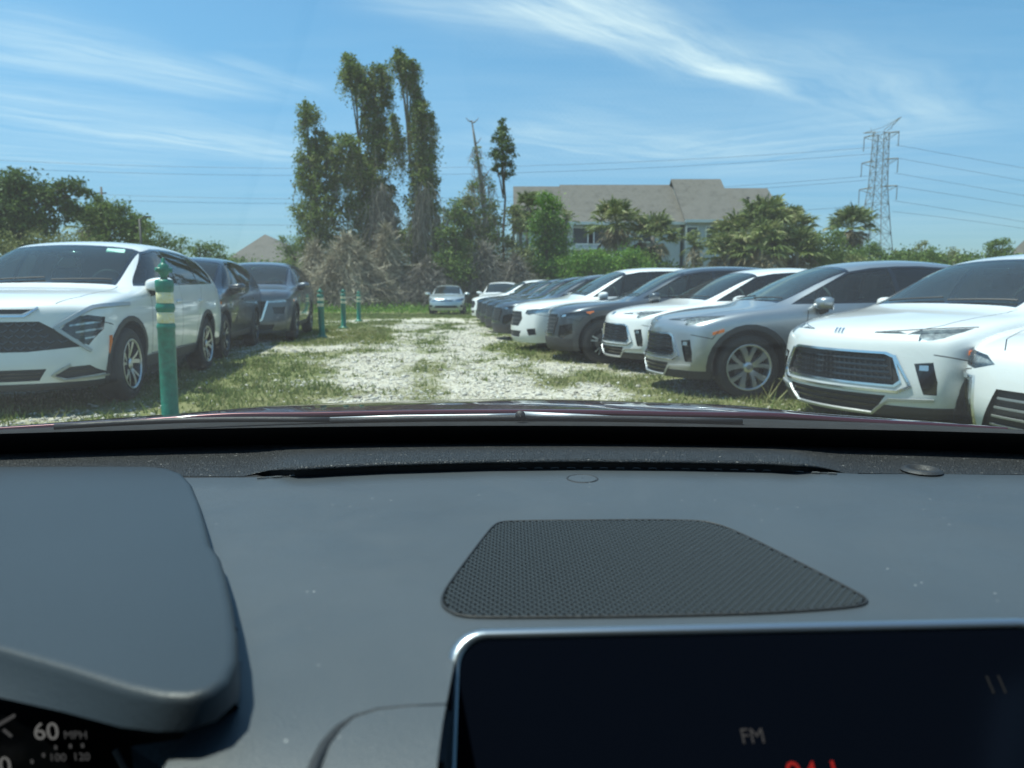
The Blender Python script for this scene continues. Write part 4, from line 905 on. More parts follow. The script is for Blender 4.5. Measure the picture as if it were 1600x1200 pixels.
def make_car(P, paintm, name='parked_suv', lod=0):
    """one parked car: shell cut into panels, glass, lamps; wheels, mirrors, cabin. Front towards local +x"""
    c = Car(P, 3 if lod == 0 else 2); root = empty(name); c.root = root; L = c.L
    W = P['W']; sf, sr = P['sf'], P['sr']; R_ = P.get('R', .345); rr = P.get('rr', .24)
    sc, st = P['sc'], P['st']
    # wheel openings and cladding
    ra = R_+.055
    c.side('gone', circ(sf, R_+.01, ra), ymin=.45, nmin=-.5); c.side('gone', circ(sr, R_+.01, ra), ymin=.45, nmin=-.5)
    bmesh.ops.delete(c.bm, geom=[f for f in c.bm.faces if f[c.reg] == c.rid('gone')], context='FACES')
    cl = P.get('clad', .06)
    if cl:
        c.side('cladding', circ(sf, R_+.01, ra+cl), ymin=.45, nmin=-.2); c.side('cladding', circ(sr, R_+.01, ra+cl), ymin=.45, nmin=-.2)
        zcl = P.get('clad_z', .38)
        c.cut('cladding', [((0, 0, zcl), (0, 0, -1))], lambda q, n: abs(q.y) > .5 and q.x < -sf and q.x > -sr and abs(n.y) > .3)
        c.cut('cladding', [((0, 0, zcl), (0, 0, -1))], lambda q, n: q.x < -sr and q.z < zcl+.1)
    # windscreen
    yb = interp_rows(P, sc, 4); yt = interp_rows(P, st, 4); WW = W
    bow = lambda y, s_, b_: s_-b_*(1-(y/WW)**2)
    def wsp(mb_, mt_, ms):
        lo = [(y, bow(y, sc, .12)+mb_) for y in np.linspace(-(yb-ms), yb-ms, 9)]
        hi = [(y, bow(y, st, .05)-mt_) for y in (yt-ms, -(yt-ms))]
        return lo+hi
    c.top('frit', wsp(.02, -.01, .012), nz=.2, zmin=P['cowl']-.05)
    c.top('windshield', wsp(.070, .04, .042), nz=.2, zmin=P['cowl']-.05, src=('frit',))
    # side glass opening
    zr = lambda s_: interp_rows(P, s_, 5); zb = lambda s_: interp_rows(P, s_, 2)
    s0 = sc+.14; s_end = P.get('glass_end', L*.90)
    tops = [(s_, zr(s_)-.022) for s_ in np.linspace(st-.04, s_end-.25, 7)]
    botz = [(s_, zb(s_)+.045) for s_ in np.linspace(s_end-.06, s0-.08, 4)]
    dlo = tops+[(s_end, (zb(s_end)+zr(s_end))/2+.0)]+botz
    c.side('window_trim', dlo, ymin=.4, nmin=.25)
    sb = P.get('bpillar', (s0+st)/2+.78); sc2 = P.get('cpillar', L*.735)
    def zone(a, b, m=.022):
        t = [(s_, z-m) for s_, z in tops]; lo_ = [(s_, z+m) for s_, z in botz]
        poly = t+[(s_end-m*2, (zb(s_end)+zr(s_end))/2)]+lo_
        pl = c.polyplanes(poly, 'side'); pl += [((-a, 0, 0), (-1, 0, 0)), ((-b, 0, 0), (1, 0, 0))]
        return pl
    for (a, b, nm) in ((s0-.02, sb-.03, 'front_window'), (sb+.03, sc2-.025, 'rear_window'), (sc2+.025, s_end-.03, 'quarter_window')):
        for sg in (1, -1): c.cut(nm, zone(a, b), lambda q, n: q.y*sg > .4 and n.y*sg > .25, src=('window_trim',))
    if lod == 0:
        zs = P.get('clad_z', .38)+.01
        # doors
        fd = [(sc+.22, zs), (sc+.17, .62), (sc+.22, zb(sc)-.01)]
        for ln in (fd, [(sb, zs), (sb, zb(sb)+.03)], [(sc+.22, zs), (sr-.52, zs)], [(sr-.52, zs), (sr-.50, .62), (sr-.34, .86), (sr-.18, zb(sr)+.01)]):
            c.seam(ln)
        for sg, nm in ((1, 'l'), (-1, 'r')):
            f = lambda q, n, sg=sg: q.y*sg > .5 and n.y*sg > .2 and q.z < zb(-q.x)+.05
            c.cut('fdoor'+nm, [((-(sc+.20), 0, .6), (-1, 0, 0)), ((-sb, 0, .6), (1, 0, 0)), ((0, 0, zs), (0, 0, 1))], f)
            c.cut('rdoor'+nm, [((-sb, 0, .6), (-1, 0, 0)), ((-(sr-.38), 0, .7), (1, 0, 0)), ((0, 0, zs), (0, 0, 1))], f)
        c.seam([(.30, P['nose']-.16), (.50, P['nose']-.20), (.56, R_+ra-.01)])
        # bonnet
        hb = [(-x, y) for x, y in P['bonnet']]+P['bonnet'][::-1]
        c.seam(P['bonnet'], 'top', wd=.008); 
        if len(P['bonnet']): c.top('bonnet', hb, nz=.35)
    P['fascia'](c, root, lod)
    # export
    white = paintm
    body = c.export(0, 'body', white, root)
    for rg, nm in (('bonnet', 'bonnet'), ('fdoorl', 'front_door'), ('fdoorr', 'front_door'), ('rdoorl', 'rear_door'), ('rdoorr', 'rear_door')):
        if rg in c.regs: c.export(rg, nm, white, root)
    c.export('seam', 'panel_gap', M_DARK, root, off=-.004)
    c.export('cladding', 'cladding', P.get('cladm', M_PLAST), root, off=.008, wall=True)
    c.export('frit', 'windshield_border', M_GLOSSB, root, off=-.002)
    ws = c.export('windshield', 'windshield', M_WS, root, off=-.004)
    c.export('window_trim', 'window_trim', M_GLOSSB, root, off=-.001)
    for nm, m in (('front_window', M_SIDEG), ('rear_window', P.get('reargl', M_PRIV)), ('quarter_window', M_PRIV)):
        for sg in (1, -1): c.export(nm, nm, m, root, off=-.006, filt=lambda q, sg=sg: q.y*sg > 0)
    # wheel housings, underside, cabin floor
    for s_ in (sf, sr):
        for sg in (1, -1):
            h = MB(); n = 18; ys = (.5*sg, (W-.02)*sg); base = 0
            for k in range(n+1):
                a = -.35+(math.pi+.7)*k/n
                for y in ys: h.v.append((L/2-s_+ra*1.01*math.cos(a), y, R_+.01+ra*1.01*math.sin(a)))
            for k in range(n): h.f.append((2*k, 2*k+1, 2*k+3, 2*k+2))
            h.f.append(tuple(2*k for k in range(n+1)))
            h.build('wheel_housing', M_DARK, root)
    u = MB(); u.box((0, 0, .27), (L-.75, 2*W-.32, .05)); u.build('underbody', M_DARK, root)
    f_ = MB(); zf = min(P['belt']-.14, .80)
    f_.box((L/2-(sc+.25+L*.93)/2, 0, zf-.12), (L*.93-sc-.25, 2*W-.14, .02)); fo = f_.build('cabin_floor', M_INT, root)
    if lod == 0:
        # lining behind the painted shell
        fs = [f for f in c.bm.faces if f[c.reg] in (0, c.rid('window_trim'), c.rid('frit')) and f.calc_center_median().z > P['cowl']+.0 and f.calc_center_median().x < -sc]
        vm = {}; V = []; Fc = []
        for f in fs:
            for v in f.verts:
                if v not in vm: vm[v] = len(V); V.append(c.loc(v.co-Vector(v[c.lay]).normalized()*.022))
            Fc.append(tuple(vm[v] for v in f.verts))
        obj('headliner', V, Fc, M_INT, root)
        seats(c, root, sc+1.0)
        d = MB(); d.box((L/2-sc-.38, 0, P['cowl']-.12), (.5, 2*W-.22, .22)); bevelled(d.build('dashboard', M_INT, root), .05)
        sw_ = MB(); cx, cz = L/2-sc-.66, P['cowl']+.0
        sw_.tube([(cx+.07*math.sin(a)*.5, .37+.185*math.cos(a), cz+.185*math.sin(a)) for a in np.linspace(0, 2*math.pi, 25)], .015, 6, cap=False)
        sw_.box((cx, .37, cz), (.05, .34, .05)); sw_.build('steering_wheel', M_INT, root, True)
        rm = rounded_box('rear_view_mirror', (L/2-st+.13, 0, P['H']-.20), (.03, .24, .065), M_GLOSSB, root, .012)
        # door handles
        for sg in (1, -1):
            for s_ in (sb-.16, sc2-.08 if sc2 < sr-.1 else sr-.30):
                hh = MB(); c.bar(hh, 'side', [(s_-.09, P['belt']-.13), (s_+.09, P['belt']-.125)], .030, .028, sg=sg); o = hh.build('door_handle', P.get('handlem', white), root)
                bevelled(o, .006)
        wp = MB()
        for (y0, y1) in ((.10, .62), (-.52, .02)):
            pts = []
            for t in np.linspace(0, 1, 8):
                y = y0+(y1-y0)*t; h, n = c.hit('top', y, bow(y, sc, .12)+.06+.05*t)
                if h: pts.append(c.loc(h+Vector((0, 0, .018))))
            if len(pts) > 1: wp.tube(pts, .008, 5)
        wp.build('wiper', M_PLAST, root)
    # mirrors
    mz, mso = P.get('mirror', (P['belt']+.06, sc+.24))
    for sg in (1, -1):
        bmm = bmesh.new(); bmesh.ops.create_icosphere(bmm, subdivisions=3, radius=1)
        for v in bmm.verts:
            x, y, z = v.co; q = (abs(x)**3+abs(y)**3+abs(z)**3)**(1/3) or 1; x, y, z = x/q, y/q, z/q
            x = x*(.085 if x > 0 else .045); z = z*(.062 if z < 0 else .072); v.co = (x*1.35, y*.135, z+(.012*y*sg))
        me = bpy.data.meshes.new('mirror'); bmm.to_mesh(me); bmm.free(); me.materials.append(P.get('mirrorm') or white)
        for p in me.polygons: p.use_smooth = True
        mo = link(bpy.data.objects.new('mirror', me), root); mo.location = (L/2-mso-(P.get('mirror_back', 0) if sg < 0 else 0), sg*(W+.085), mz); mo.rotation_euler = (0, 0, -.18*sg)
        ar = MB(); ar.tube([(0.02, -.16*sg, -.10), (.01, -.08*sg, -.085), (0, .0, -.06)], .028, 8, r1=.04); ar.build('mirror_arm', M_PLAST, mo, True)
        gl = MB(); gl.box((-.047, 0, 0), (.004, .20, .12)); gl.build('mirror_glass', M_CHROME, mo)
    add_wheels(c, root, P['rim'], sf, sr, P.get('wy', W-.015), R_, rr, P.get('steer', 0), lod)
    c.bm.free(); return root
def lamp(c, root, reg, lod, refl=M_REFL, off=-.03, nm='headlight'):
    """region reg becomes a clear lens over a recessed reflector"""
    l = c.export(reg, nm, M_LENS, root, off=.001)
    if l: c.export(reg, 'reflector', refl, l, off=off, dirv=(1, 0, 0) if False else None, wall=True)
    return l
def grille(c, root, reg, bars, view='front', wd=.018, m=M_GLOSSB, bm_=M_PLAST, off=-.03, nm='grille', verts=None, single=True):
    g_ = c.export(reg, nm, bm_, root, off=off, wall=True)
    if g_ is None: return None
    for b in bars:
        mb = MB(); c.bar(mb, view, b, wd, .004, off=-.014)
        if mb.v: mb.build('grille_bar', m, g_)
    return g_
def pos(root, x, y, a, z=None, L=4.6):
    """x, y: where the middle of the front bumper stands; a: heading in degrees"""
    F = Vector((math.cos(R(a)), math.sin(R(a)))); cx, cy = x-F.x*L/2, y-F.y*L/2
    root.location = (cx, cy, ground_z(cx) if z is None else z); root.rotation_euler = (0, 0, R(a))

# --- fascias: (y, z) outlines as seen from the front, mirrored
def fas_envista(c, root, lod):
    up = [(-.44, .69), (.44, .69), (.50, .665), (.565, .50), (.53, .46), (-.53, .46), (-.565, .50), (-.50, .665)]
    lo = [(-.49, .375), (.49, .375), (.40, .235), (-.40, .235)]
    c.front('ggap', [(y*1.025, z+(.018 if z > .6 else -.018)) for y, z in up])
    c.front('grille', up, src=('ggap',)); c.front('lowgrille', lo)
    c.front('cornervent', [(.635, .63), (.74, .645), (.775, .50), (.775, .40), (.71, .40)], mirror=True)
    c.front('headlamp', [(.30, .846), (.62, .880), (.81, .898), (.80, .868), (.62, .846)], smax=.95, mirror=True, nmax=-.2)
    c.front('headlamp', [(.61, .848), (.80, .872), (.75, .822), (.67, .795), (.63, .80)], smax=.95, mirror=True, nmax=-.2)
    c.side('marker', [(.50, .70), (.62, .735), (.62, .77), (.50, .73)], ymin=.5, nmin=.1)
    c.cut('chin', [((0, 0, .30), (0, 0, -1))], lambda q, n: q.x > -.55 and q.z < .42)
    c.export('ggap', 'grille_surround', M_CHROME, root, off=.006, wall=True)
    ln = lambda z: [(-.62, z), (.62, z)]
    def hw(z): return .44+(.69-z)*.45
    bars = [[(-hw(z)+.01, z), (hw(z)-.01, z)] for z in ((.645, .60, .555, .51) if lod == 0 else (.64, .56))]
    g_ = grille(c, root, 'grille', bars, wd=.020)
    if lod == 0:
        mb = MB()
        for k in range(-12, 13):
            y = k*.045; c.bar(mb, 'front', [(y-.02, .67), (y+.02, .48)], .006, .003, off=-.02)
        mb.build('grille_mesh', M_GPLAST, g_)
    grille(c, root, 'lowgrille', [[(-.45, .335), (.45, .335)], [(-.41, .285), (.41, .285)]] if lod == 0 else [], nm='lower_grille')
    c.export('cornervent', 'corner_vent', M_GLOSSB, root, off=-.02, wall=True)
    c.export('chin', 'chin', M_PLAST, root, off=.004, wall=True)
    lamp(c, root, 'headlamp', lod)
    mb = MB(); c.bar(mb, 'front', [(.31, .850), (.62, .886), (.815, .904)], .009, .006, mirror=True, off=-.002); mb.build('lamp_strip', M_GLOSSB, root)
    mb = MB(); c.bar(mb, 'front', [(.51, .685), (.635, .46), (.56, .41), (.0, .405)], .022, .014, mirror=True); mb.build('chrome_wing', M_CHROME, root)
    mb = MB(); c.bar(mb, 'front', [(.0, .225), (.38, .225), (.51, .345), (.76, .36)], .026, .014, mirror=True); mb.build('skid_trim', M_SATIN, root)
    mb = MB(); c.bar(mb, 'front', [(.67, .60), (.72, .60)], .05, .012, mirror=True); mb.build('fog_lamp', M_CHROME, root)
    c.export('marker', 'marker_lamp', M_AMBER, root, off=.011, wall=True)
    mb = MB()
    for k in (-1, 0, 1):
        c.bar(mb, 'top', [(k*.034-.014, .17), (k*.034+.018, .115)], .017, .010)
    mb.build('emblem', M_CHROME, root)
def fas_kia(c, root, lod):
    up = [(-.60, .745), (.60, .745), (.52, .775), (-.52, .775)]
    gr = [(-.56, .735), (.56, .735), (.80, .515), (.50, .455), (-.50, .455), (-.80, .515)]
    c.front('slot', [(-.42, .905), (.42, .905), (.34, .865), (-.34, .865)])
    c.front('grille', [(-.46, .80), (.46, .80), (.76, .60), (.72, .575), (.38, .545), (-.38, .545), (-.72, .575), (-.76, .60)])
    c.front('lowgrille', [(-.50, .395), (.50, .395), (.44, .295), (-.44, .295)])
    c.front('pocket', [(.60, .40), (.78, .41), (.86, .325), (.62, .30), (.55, .33)], mirror=True, nmax=0)
    c.front('headlamp', [(.60, .72), (.67, .83), (.78, .85), (.87, .83), (.865, .72), (.78, .585)], smax=1.0, mirror=True, nmax=-.3)
    c.side('marker', [(.47, .50), (.50, .50), (.52, .66), (.49, .66)], ymin=.5, nmin=-.1)
    c.cut('chin', [((0, 0, .27), (0, 0, -1))], lambda q, n: q.x > -.55 and q.z < .4)
    c.export('slot', 'upper_slot', M_PLAST, root, off=-.012, wall=True)
    g_ = grille(c, root, 'grille', [])
    for r_ in range(5):
        for k in range(-9, 10):
            y = k*.082+(r_ % 2)*.041; z = .775-r_*.05; half = .46+(.80-z)*1.2
            if abs(y) < half-.05 and z > .56+max(0, abs(y)-.4)*.12:
                mb = MB(); c.bar(mb, 'front', [(y-.033, z+.012), (y, z-.010), (y+.033, z+.012)], .016, .006, off=-.016)
                if mb.v: mb.build('grille_fin', M_GLOSSB, g_)
    grille(c, root, 'lowgrille', [[(-.46, .36), (.46, .36)], [(-.46, .33), (.46, .33)]], wd=.010, nm='lower_grille')
    grille(c, root, 'pocket', [[(.62, .365), (.80, .37)], [(-.62, .365), (-.80, .37)]], wd=.010, nm='corner_intake')
    c.export('chin', 'chin', M_PLAST, root, off=.004, wall=True)
    lamp(c, root, 'headlamp', lod, M_REFLD)
    mb = MB(); c.bar(mb, 'front', [(.66, .76), (.86, .79)], .02, .005, mirror=True, off=-.01); c.bar(mb, 'front', [(.70, .70), (.87, .73)], .02, .005, mirror=True, off=-.01); c.bar(mb, 'front', [(.76, .645), (.84, .66)], .02, .005, mirror=True, off=-.01); mb.build('lamp_element', M_REFL, root)
    mb = MB(); c.bar(mb, 'front', [(.98, .955), (.80, .915), (.565, .745), (.795, .535)], .046, .014, mirror=True, w1=.034, step=.02); mb.build('daytime_lamp', M_SATIN, root)
    mb = MB(); c.bar(mb, 'front', [(.0, .845), (.36, .845), (.45, .915)], .020, .012, mirror=True); mb.build('chrome_brow', M_CHROME, root)
    mb = MB(); c.bar(mb, 'front', [(.66, .42), (.53, .335), (.60, .285), (.90, .31)], .024, .014, mirror=True); mb.build('chrome_bracket', M_SATIN, root)
    c.export('marker', 'marker_lamp', M_AMBER, root, off=.011, wall=True)
def fas_rogue(c, root, lod):
    c.front('grille', [(-.46, .86), (.46, .86), (.36, .50), (.30, .46), (-.30, .46), (-.36, .50)])
    c.front('headlamp', [(.50, .86), (.62, .885), (.90, .90), (.86, .845), (.52, .83)], smax=1, mirror=True, nmax=-.3)
    c.front('lamp2', [(.58, .74), (.82, .74), (.80, .60), (.62, .60)], smax=1, mirror=True, nmax=-.2)
    c.front('lowgrille', [(-.62, .38), (.62, .38), (.56, .27), (-.56, .27)])
    c.side('marker', [(.60, .845), (.74, .865), (.74, .90), (.60, .89)], ymin=.5, nmin=-.1)
    grille(c, root, 'grille', [[(-.40, z), (.40, z)] for z in (.79, .72, .65, .58)], m=M_GPLAST)
    grille(c, root, 'lowgrille', [], nm='lower_grille')
    mb = MB(); c.bar(mb, 'front', [(.50, .87), (.38, .49), (.31, .44), (0, .44)], .05, .016, mirror=True); mb.build('chrome_frame', P_CHROME_V, root)
    lamp(c, root, 'headlamp', lod, M_REFL); c.export('lamp2', 'lower_lamp', M_REFLD, root, off=-.02, wall=True); c.export('marker', 'marker_lamp', M_AMBER, root, off=.004)
P_CHROME_V = M_CHROME
def fas_cx(c, root, lod):
    c.front('grille', [(-.52, .80), (.52, .80), (.58, .70), (.46, .50), (-.46, .50), (-.58, .70)])
    c.front('headlamp', [(.60, .80), (.88, .85), (.90, .80), (.62, .745)], smax=1, mirror=True, nmax=-.3)
    c.front('pocket', [(.62, .62), (.84, .66), (.84, .50), (.70, .40), (.60, .44)], mirror=True, nmax=-.2)
    c.cut('chin', [((0, 0, .42), (0, 0, -1))], lambda q, n: q.x > -.75 and q.z < .6)
    c.side('marker', [(.60, .80), (.74, .82), (.72, .865), (.60, .85)], ymin=.5, nmin=-.1)
    grille(c, root, 'grille', [[(-.48, z), (.48, z)] for z in (.74, .68, .62, .56)], m=M_GPLAST)
    c.export('pocket', 'corner_vent', M_GLOSSB, root, off=-.015, wall=True)
    mb = MB(); c.bar(mb, 'front', [(.56, .76), (.47, .48), (0, .475)], .022, .012, mirror=True); mb.build('grille_frame', M_GLOSSB, root)
    c.export('chin', 'chin', M_PLAST, root, off=.006, wall=True)
    lamp(c, root, 'headlamp', lod, M_REFLD); c.export('marker', 'marker_lamp', M_AMBER, root, off=.005)
    mb = MB(); c.bar(mb, 'front', [(.66, .775), (.74, .79)], .035, .010, mirror=True); mb.build('lamp_element', M_CHROME, root)
def fas_w4(c, root, lod):
    c.front('grille', [(-.42, .80), (.42, .80), (.48, .66), (.36, .52), (-.36, .52), (-.48, .66)])
    c.front('headlamp', [(.55, .76), (.58, .83), (.90, .86), (.88, .79), (.66, .735)], smax=1, mirror=True, nmax=-.3)
    c.front('pocket', [(.62, .47), (.80, .49), (.80, .37), (.66, .35)], mirror=True, nmax=-.2)
    c.front('lowgrille', [(-.46, .43), (.46, .43), (.38, .31), (-.38, .31)])
    grille(c, root, 'grille', [[(-.40, z), (.40, z)] for z in (.74, .66, .59)], m=M_GPLAST)
    c.export('pocket', 'corner_intake', M_DARK, root, off=-.03, wall=True); grille(c, root, 'lowgrille', [], nm='lower_grille')
    lamp(c, root, 'headlamp', lod, M_REFL)
def fas_corolla(c, root, lod):
    c.front('headlamp', [(.42, .66), (.50, .73), (.80, .80), (.84, .70), (.62, .62)], smax=1, mirror=True, nmax=-.3)
    c.front('grille', [(-.32, .69), (.32, .69), (.26, .645), (-.26, .645)])
    c.front('lowgrille', [(-.50, .44), (.50, .44), (.58, .33), (-.58, .33)])
    c.front('pocket', [(.66, .45), (.78, .47), (.80, .36), (.68, .35)], mirror=True)
    grille(c, root, 'grille', [], off=-.012); grille(c, root, 'lowgrille', [[(-.5, .385), (.5, .385)]], nm='lower_grille', off=-.02)
    mb = MB(); c.bar(mb, 'front', [(.0, .70), (.34, .705)], .022, .012, mirror=True); c.bar(mb, 'front', [(-.28, .665), (.28, .665)], .012, .012); mb.build('grille_bar', M_CHROME, root)
    mb = MB(); c.bar(mb, 'front', [(.08*math.cos(a), .70+.05*math.sin(a)) for a in np.linspace(0, 2*math.pi, 13)], .014, .02, step=.05); mb.build('emblem', M_CHROME, root)
    c.export('pocket', 'fog_lamp_pocket', M_DARK, root, off=-.015, wall=True); lamp(c, root, 'headlamp', lod, M_REFL)
def fas_sport(c, root, lod):
    """the nearest one at the frame's edge: wide slatted grille, chrome corner blade"""
    c.front('grille', [(-.54, .52), (.54, .52), (.66, .24), (.54, .20), (-.54, .20), (-.66, .24)])
    c.front('headlamp', [(.58, .68), (.66, .735), (.90, .77), (.88, .67), (.74, .635)], smax=1, mirror=True, nmax=-.4)
    c.front('cornervent', [(.74, .54), (.83, .56), (.82, .28), (.75, .26)], mirror=True, nmax=-.4)
    grille(c, root, 'grille', [[(-.52-(.52-z)*.3, z), (.52+(.52-z)*.3, z)] for z in (.46, .395, .33, .265)], m=M_SATIN, wd=.016)
    c.export('cornervent', 'corner_vent', M_GLOSSB, root, off=-.012, wall=True)
    mb = MB(); c.bar(mb, 'front', [(.88, .58), (.735, .575), (.72, .23)], .034, .018, mirror=True); mb.build('chrome_blade', M_CHROME, root)
    lamp(c, root, 'headlamp', lod, M_REFL)
def spec(L, W, H, nose, cowl, belt, sc, st, sf, sr, fascia, rim, **k):
    P = dict(L=L, W=W, H=H, nose=nose, cowl=cowl, belt=belt, sc=sc, st=st, sf=sf, sr=sr, fascia=fascia, rim=rim)
    P['rows'] = gen_rows(L, W, H, nose, cowl, belt, sc, st, k.get('rd', .1), k.get('tail', 1.1), k.get('sedan', False), k.get('bow', .30), k.get('r0', .38), k.get('boxy', False))
    P['front_z'] = k.get('fz', [.21, .34, .52, nose-.13]); P['front_f'] = k.get('ff', [-.02, -.075, -.06, -.035]); P['front_w'] = k.get('fw', [.93, .99, 1.02, 1.02])
    P['side_z'] = [.26, .40, .60, .82]; P['side_w'] = [-.085, -.02, .012, .012]
    yb = .62*W
    P['bonnet'] = k.get('bonnet', [(.60*W, .26), (.70*W, .50), (.76*W, sc-.15), (.76*W, sc-.06)])
    P.update(k); return P
SPEC = dict(
    envista=spec(4.64, .905, 1.55, .86, 1.03, .99, 1.32, 2.14, .91, 3.61, fas_envista, 'turbine', rd=.20, tail=1.08, glass_end=4.05, clad=.055, clad_z=.36, R=.35, rr=.25, ff=[-.03, -.085, -.05, -.02], mirror=(1.04, 1.68), mirror_back=.22),
    kia=spec(4.66, .93, 1.655, .97, 1.10, 1.07, 1.30, 2.10, .91, 3.665, fas_kia, 'kia', boxy=True, rd=.10, tail=1.15, clad=.05, clad_z=.40, R=.355, rr=.24, ff=[-.03, -.08, -.06, -.02]),
    rogue=spec(4.65, .92, 1.69, .96, 1.10, 1.06, 1.25, 2.05, .93, 3.63, fas_rogue, 'cx', boxy=True, rd=.10, clad=.05, R=.355),
    path=spec(5.0, .98, 1.78, 1.06, 1.18, 1.14, 1.35, 2.15, .95, 3.85, fas_rogue, 'cx', boxy=True, rd=.08, tail=1.2, clad=.05, R=.38),
    cx=spec(4.72, .92, 1.61, .90, 1.05, 1.02, 1.45, 2.25, .90, 3.71, fas_cx, 'cx', rd=.10, clad=.085, clad_z=.42, R=.365, rr=.24, cladm=M_GPLAST),
    w4=spec(4.75, .92, 1.66, .92, 1.07, 1.03, 1.35, 2.15, .95, 3.75, fas_w4, 'plain', boxy=True, rd=.10, clad=0),
    corolla=spec(4.55, .88, 1.46, .78, .98, .93, 1.2, 2.0, .92, 3.52, fas_corolla, 'plain', sedan=True, clad=0, R=.31, rr=.20, tail=1.02, glass_end=3.55),
    sport=spec(4.6, .92, 1.46, .79, .95, .91, 1.3, 2.1, .93, 3.6, fas_sport, 'plain', clad=0),
)
SPEC['path']['fascia'] = fas_rogue
def copy_tree(o, parent=None, swap=None):
    n = o.copy(); COL.objects.link(n); n.parent = parent
    if swap and o.data is not None and o.type == 'MESH' and any(m == swap[0] for m in o.data.materials):
        n.data = o.data.copy()
        for i, m in enumerate(n.data.materials):
            if m == swap[0]: n.data.materials[i] = swap[1]
    for ch in list(o.children): copy_tree(ch, n, swap)
    return n
ROWG = 'cars parked nose out along the lane on the right'; LEFTG = 'cars parked along the lane on the left'
kia = make_car(SPEC['kia'], PAINT['white']); tag(kia, 'white compact SUV with boomerang-shaped lamps behind the nearest green post', 'car', LEFTG); pos(kia, -4.47, 5.81, 279, L=4.66)
rogue = make_car(SPEC['rogue'], PAINT['black']); tag(rogue, 'black SUV parked between the white SUV and the grey SUV', 'car', LEFTG); pos(rogue, -5.34, 10.28, 280, L=4.65)
path = make_car(SPEC['path'], PAINT['gunmetal']); tag(path, 'dark grey SUV with bright V-shaped grille frame, last before the far posts', 'car', LEFTG); pos(path, -5.54, 14.48, 279.7, L=5.0)
env = make_car(SPEC['envista'], PAINT['pearl']); tag(env, 'white crossover turned to show its whole grille, beside the silver crossover', 'car', ROWG); pos(env, 2.58, 5.78, 202, L=4.64)
e2 = copy_tree(env, None, (PAINT['pearl'], PAINT['silver'])); tag(e2, 'silver grey crossover with silver wheels and a paper in its rear window', 'car', ROWG); pos(e2, 1.61, 8.44, 184, L=4.64)
e3 = copy_tree(env, None, (PAINT['pearl'], PAINT['white'])); tag(e3, 'white crossover between the silver crossover and the dark grey SUV with black wheels', 'car', ROWG); pos(e3, 1.40, 10.65, 190.9, L=4.64)
cx = make_car(SPEC['cx'], PAINT['graphite']); tag(cx, 'dark slate SUV with black wheels and wide grey arch cladding', 'car', ROWG); pos(cx, .56, 11.83+.35, 182, L=4.72)
w4 = make_car(SPEC['w4'], PAINT['white']); tag(w4, 'white SUV with dark hexagonal grille, behind the dark slate SUV', 'car', ROWG); pos(w4, -.03, 13.9, 191, L=4.75)
sport = make_car(SPEC['sport'], PAINT['white']); tag(sport, 'white car cut off by the picture edge, with slatted grille and chrome corner blade', 'car', ROWG); pos(sport, 3.42, 4.15, 213, L=4.6)
# the dark cars and the last white ones down the row
g1 = make_car(SPEC['cx'], PAINT['graphite'], lod=1); tag(g1, 'dark blue grey SUV right behind the white SUV with hexagonal grille', 'car', ROWG); pos(g1, -.50, 17.1, 189, L=4.72)
g2 = copy_tree(g1, None, (PAINT['graphite'], PAINT['black'])); tag(g2, 'black SUV, second car beyond the white one with hexagonal grille', 'car', ROWG); pos(g2, -.78, 19.8, 190, L=4.72)
g3 = copy_tree(g1, None, (PAINT['graphite'], PAINT['gunmetal'])); tag(g3, 'grey SUV far down the row, third beyond the white one with hexagonal grille', 'car', ROWG); pos(g3, -1.05, 22.6, 190, L=4.72)
g4 = copy_tree(g1, None, (PAINT['graphite'], PAINT['navy'])); tag(g4, 'dark navy SUV next to the farthest white pickup-like car', 'car', ROWG); pos(g4, -1.33, 25.6, 189, L=4.72)
g5 = make_car(SPEC['w4'], PAINT['white'], lod=1); tag(g5, 'white SUV with nose just showing past the farthest dark cars', 'car', ROWG); pos(g5, -1.68, 28.6, 190, L=4.75)
g6 = copy_tree(g5); tag(g6, 'white car facing the camera at the far end of the row, beside the pale sedan', 'car', ROWG); pos(g6, -.85, 33.6, 262, L=4.75)
cor = make_car(SPEC['corolla'], PAINT['palesilver'], name='parked_sedan', lod=1); tag(cor, 'pale silver sedan facing the camera alone at the end of the lane', 'car'); pos(cor, -3.15, 33.77, 272, L=4.55)
def pane_paper(root, v, name='window_paper', m=M_PAPER):
    o = obj(name, v, [(0, 1, 2, 3)], m, root); md = o.modifiers.new('t', 'SOLIDIFY'); md.thickness = .002; return o
L_ = 4.64
pane_paper(e2, [(L_/2-2.98, .868, 1.10), (L_/2-3.26, .864, 1.11), (L_/2-3.24, .742, 1.325), (L_/2-2.96, .746, 1.335)])
pane_paper(rogue, [(4.65/2-2.55, .885, 1.17), (4.65/2-2.80, .885, 1.17), (4.65/2-2.75, .765, 1.43), (4.65/2-2.5, .765, 1.43)])
pane_paper(kia, [(4.66/2-1.93, .55, 1.475), (4.66/2-1.93, .36, 1.485), (4.66/2-1.99, .36, 1.525), (4.66/2-1.99, .54, 1.515)], 'window_sticker', M_STICK)

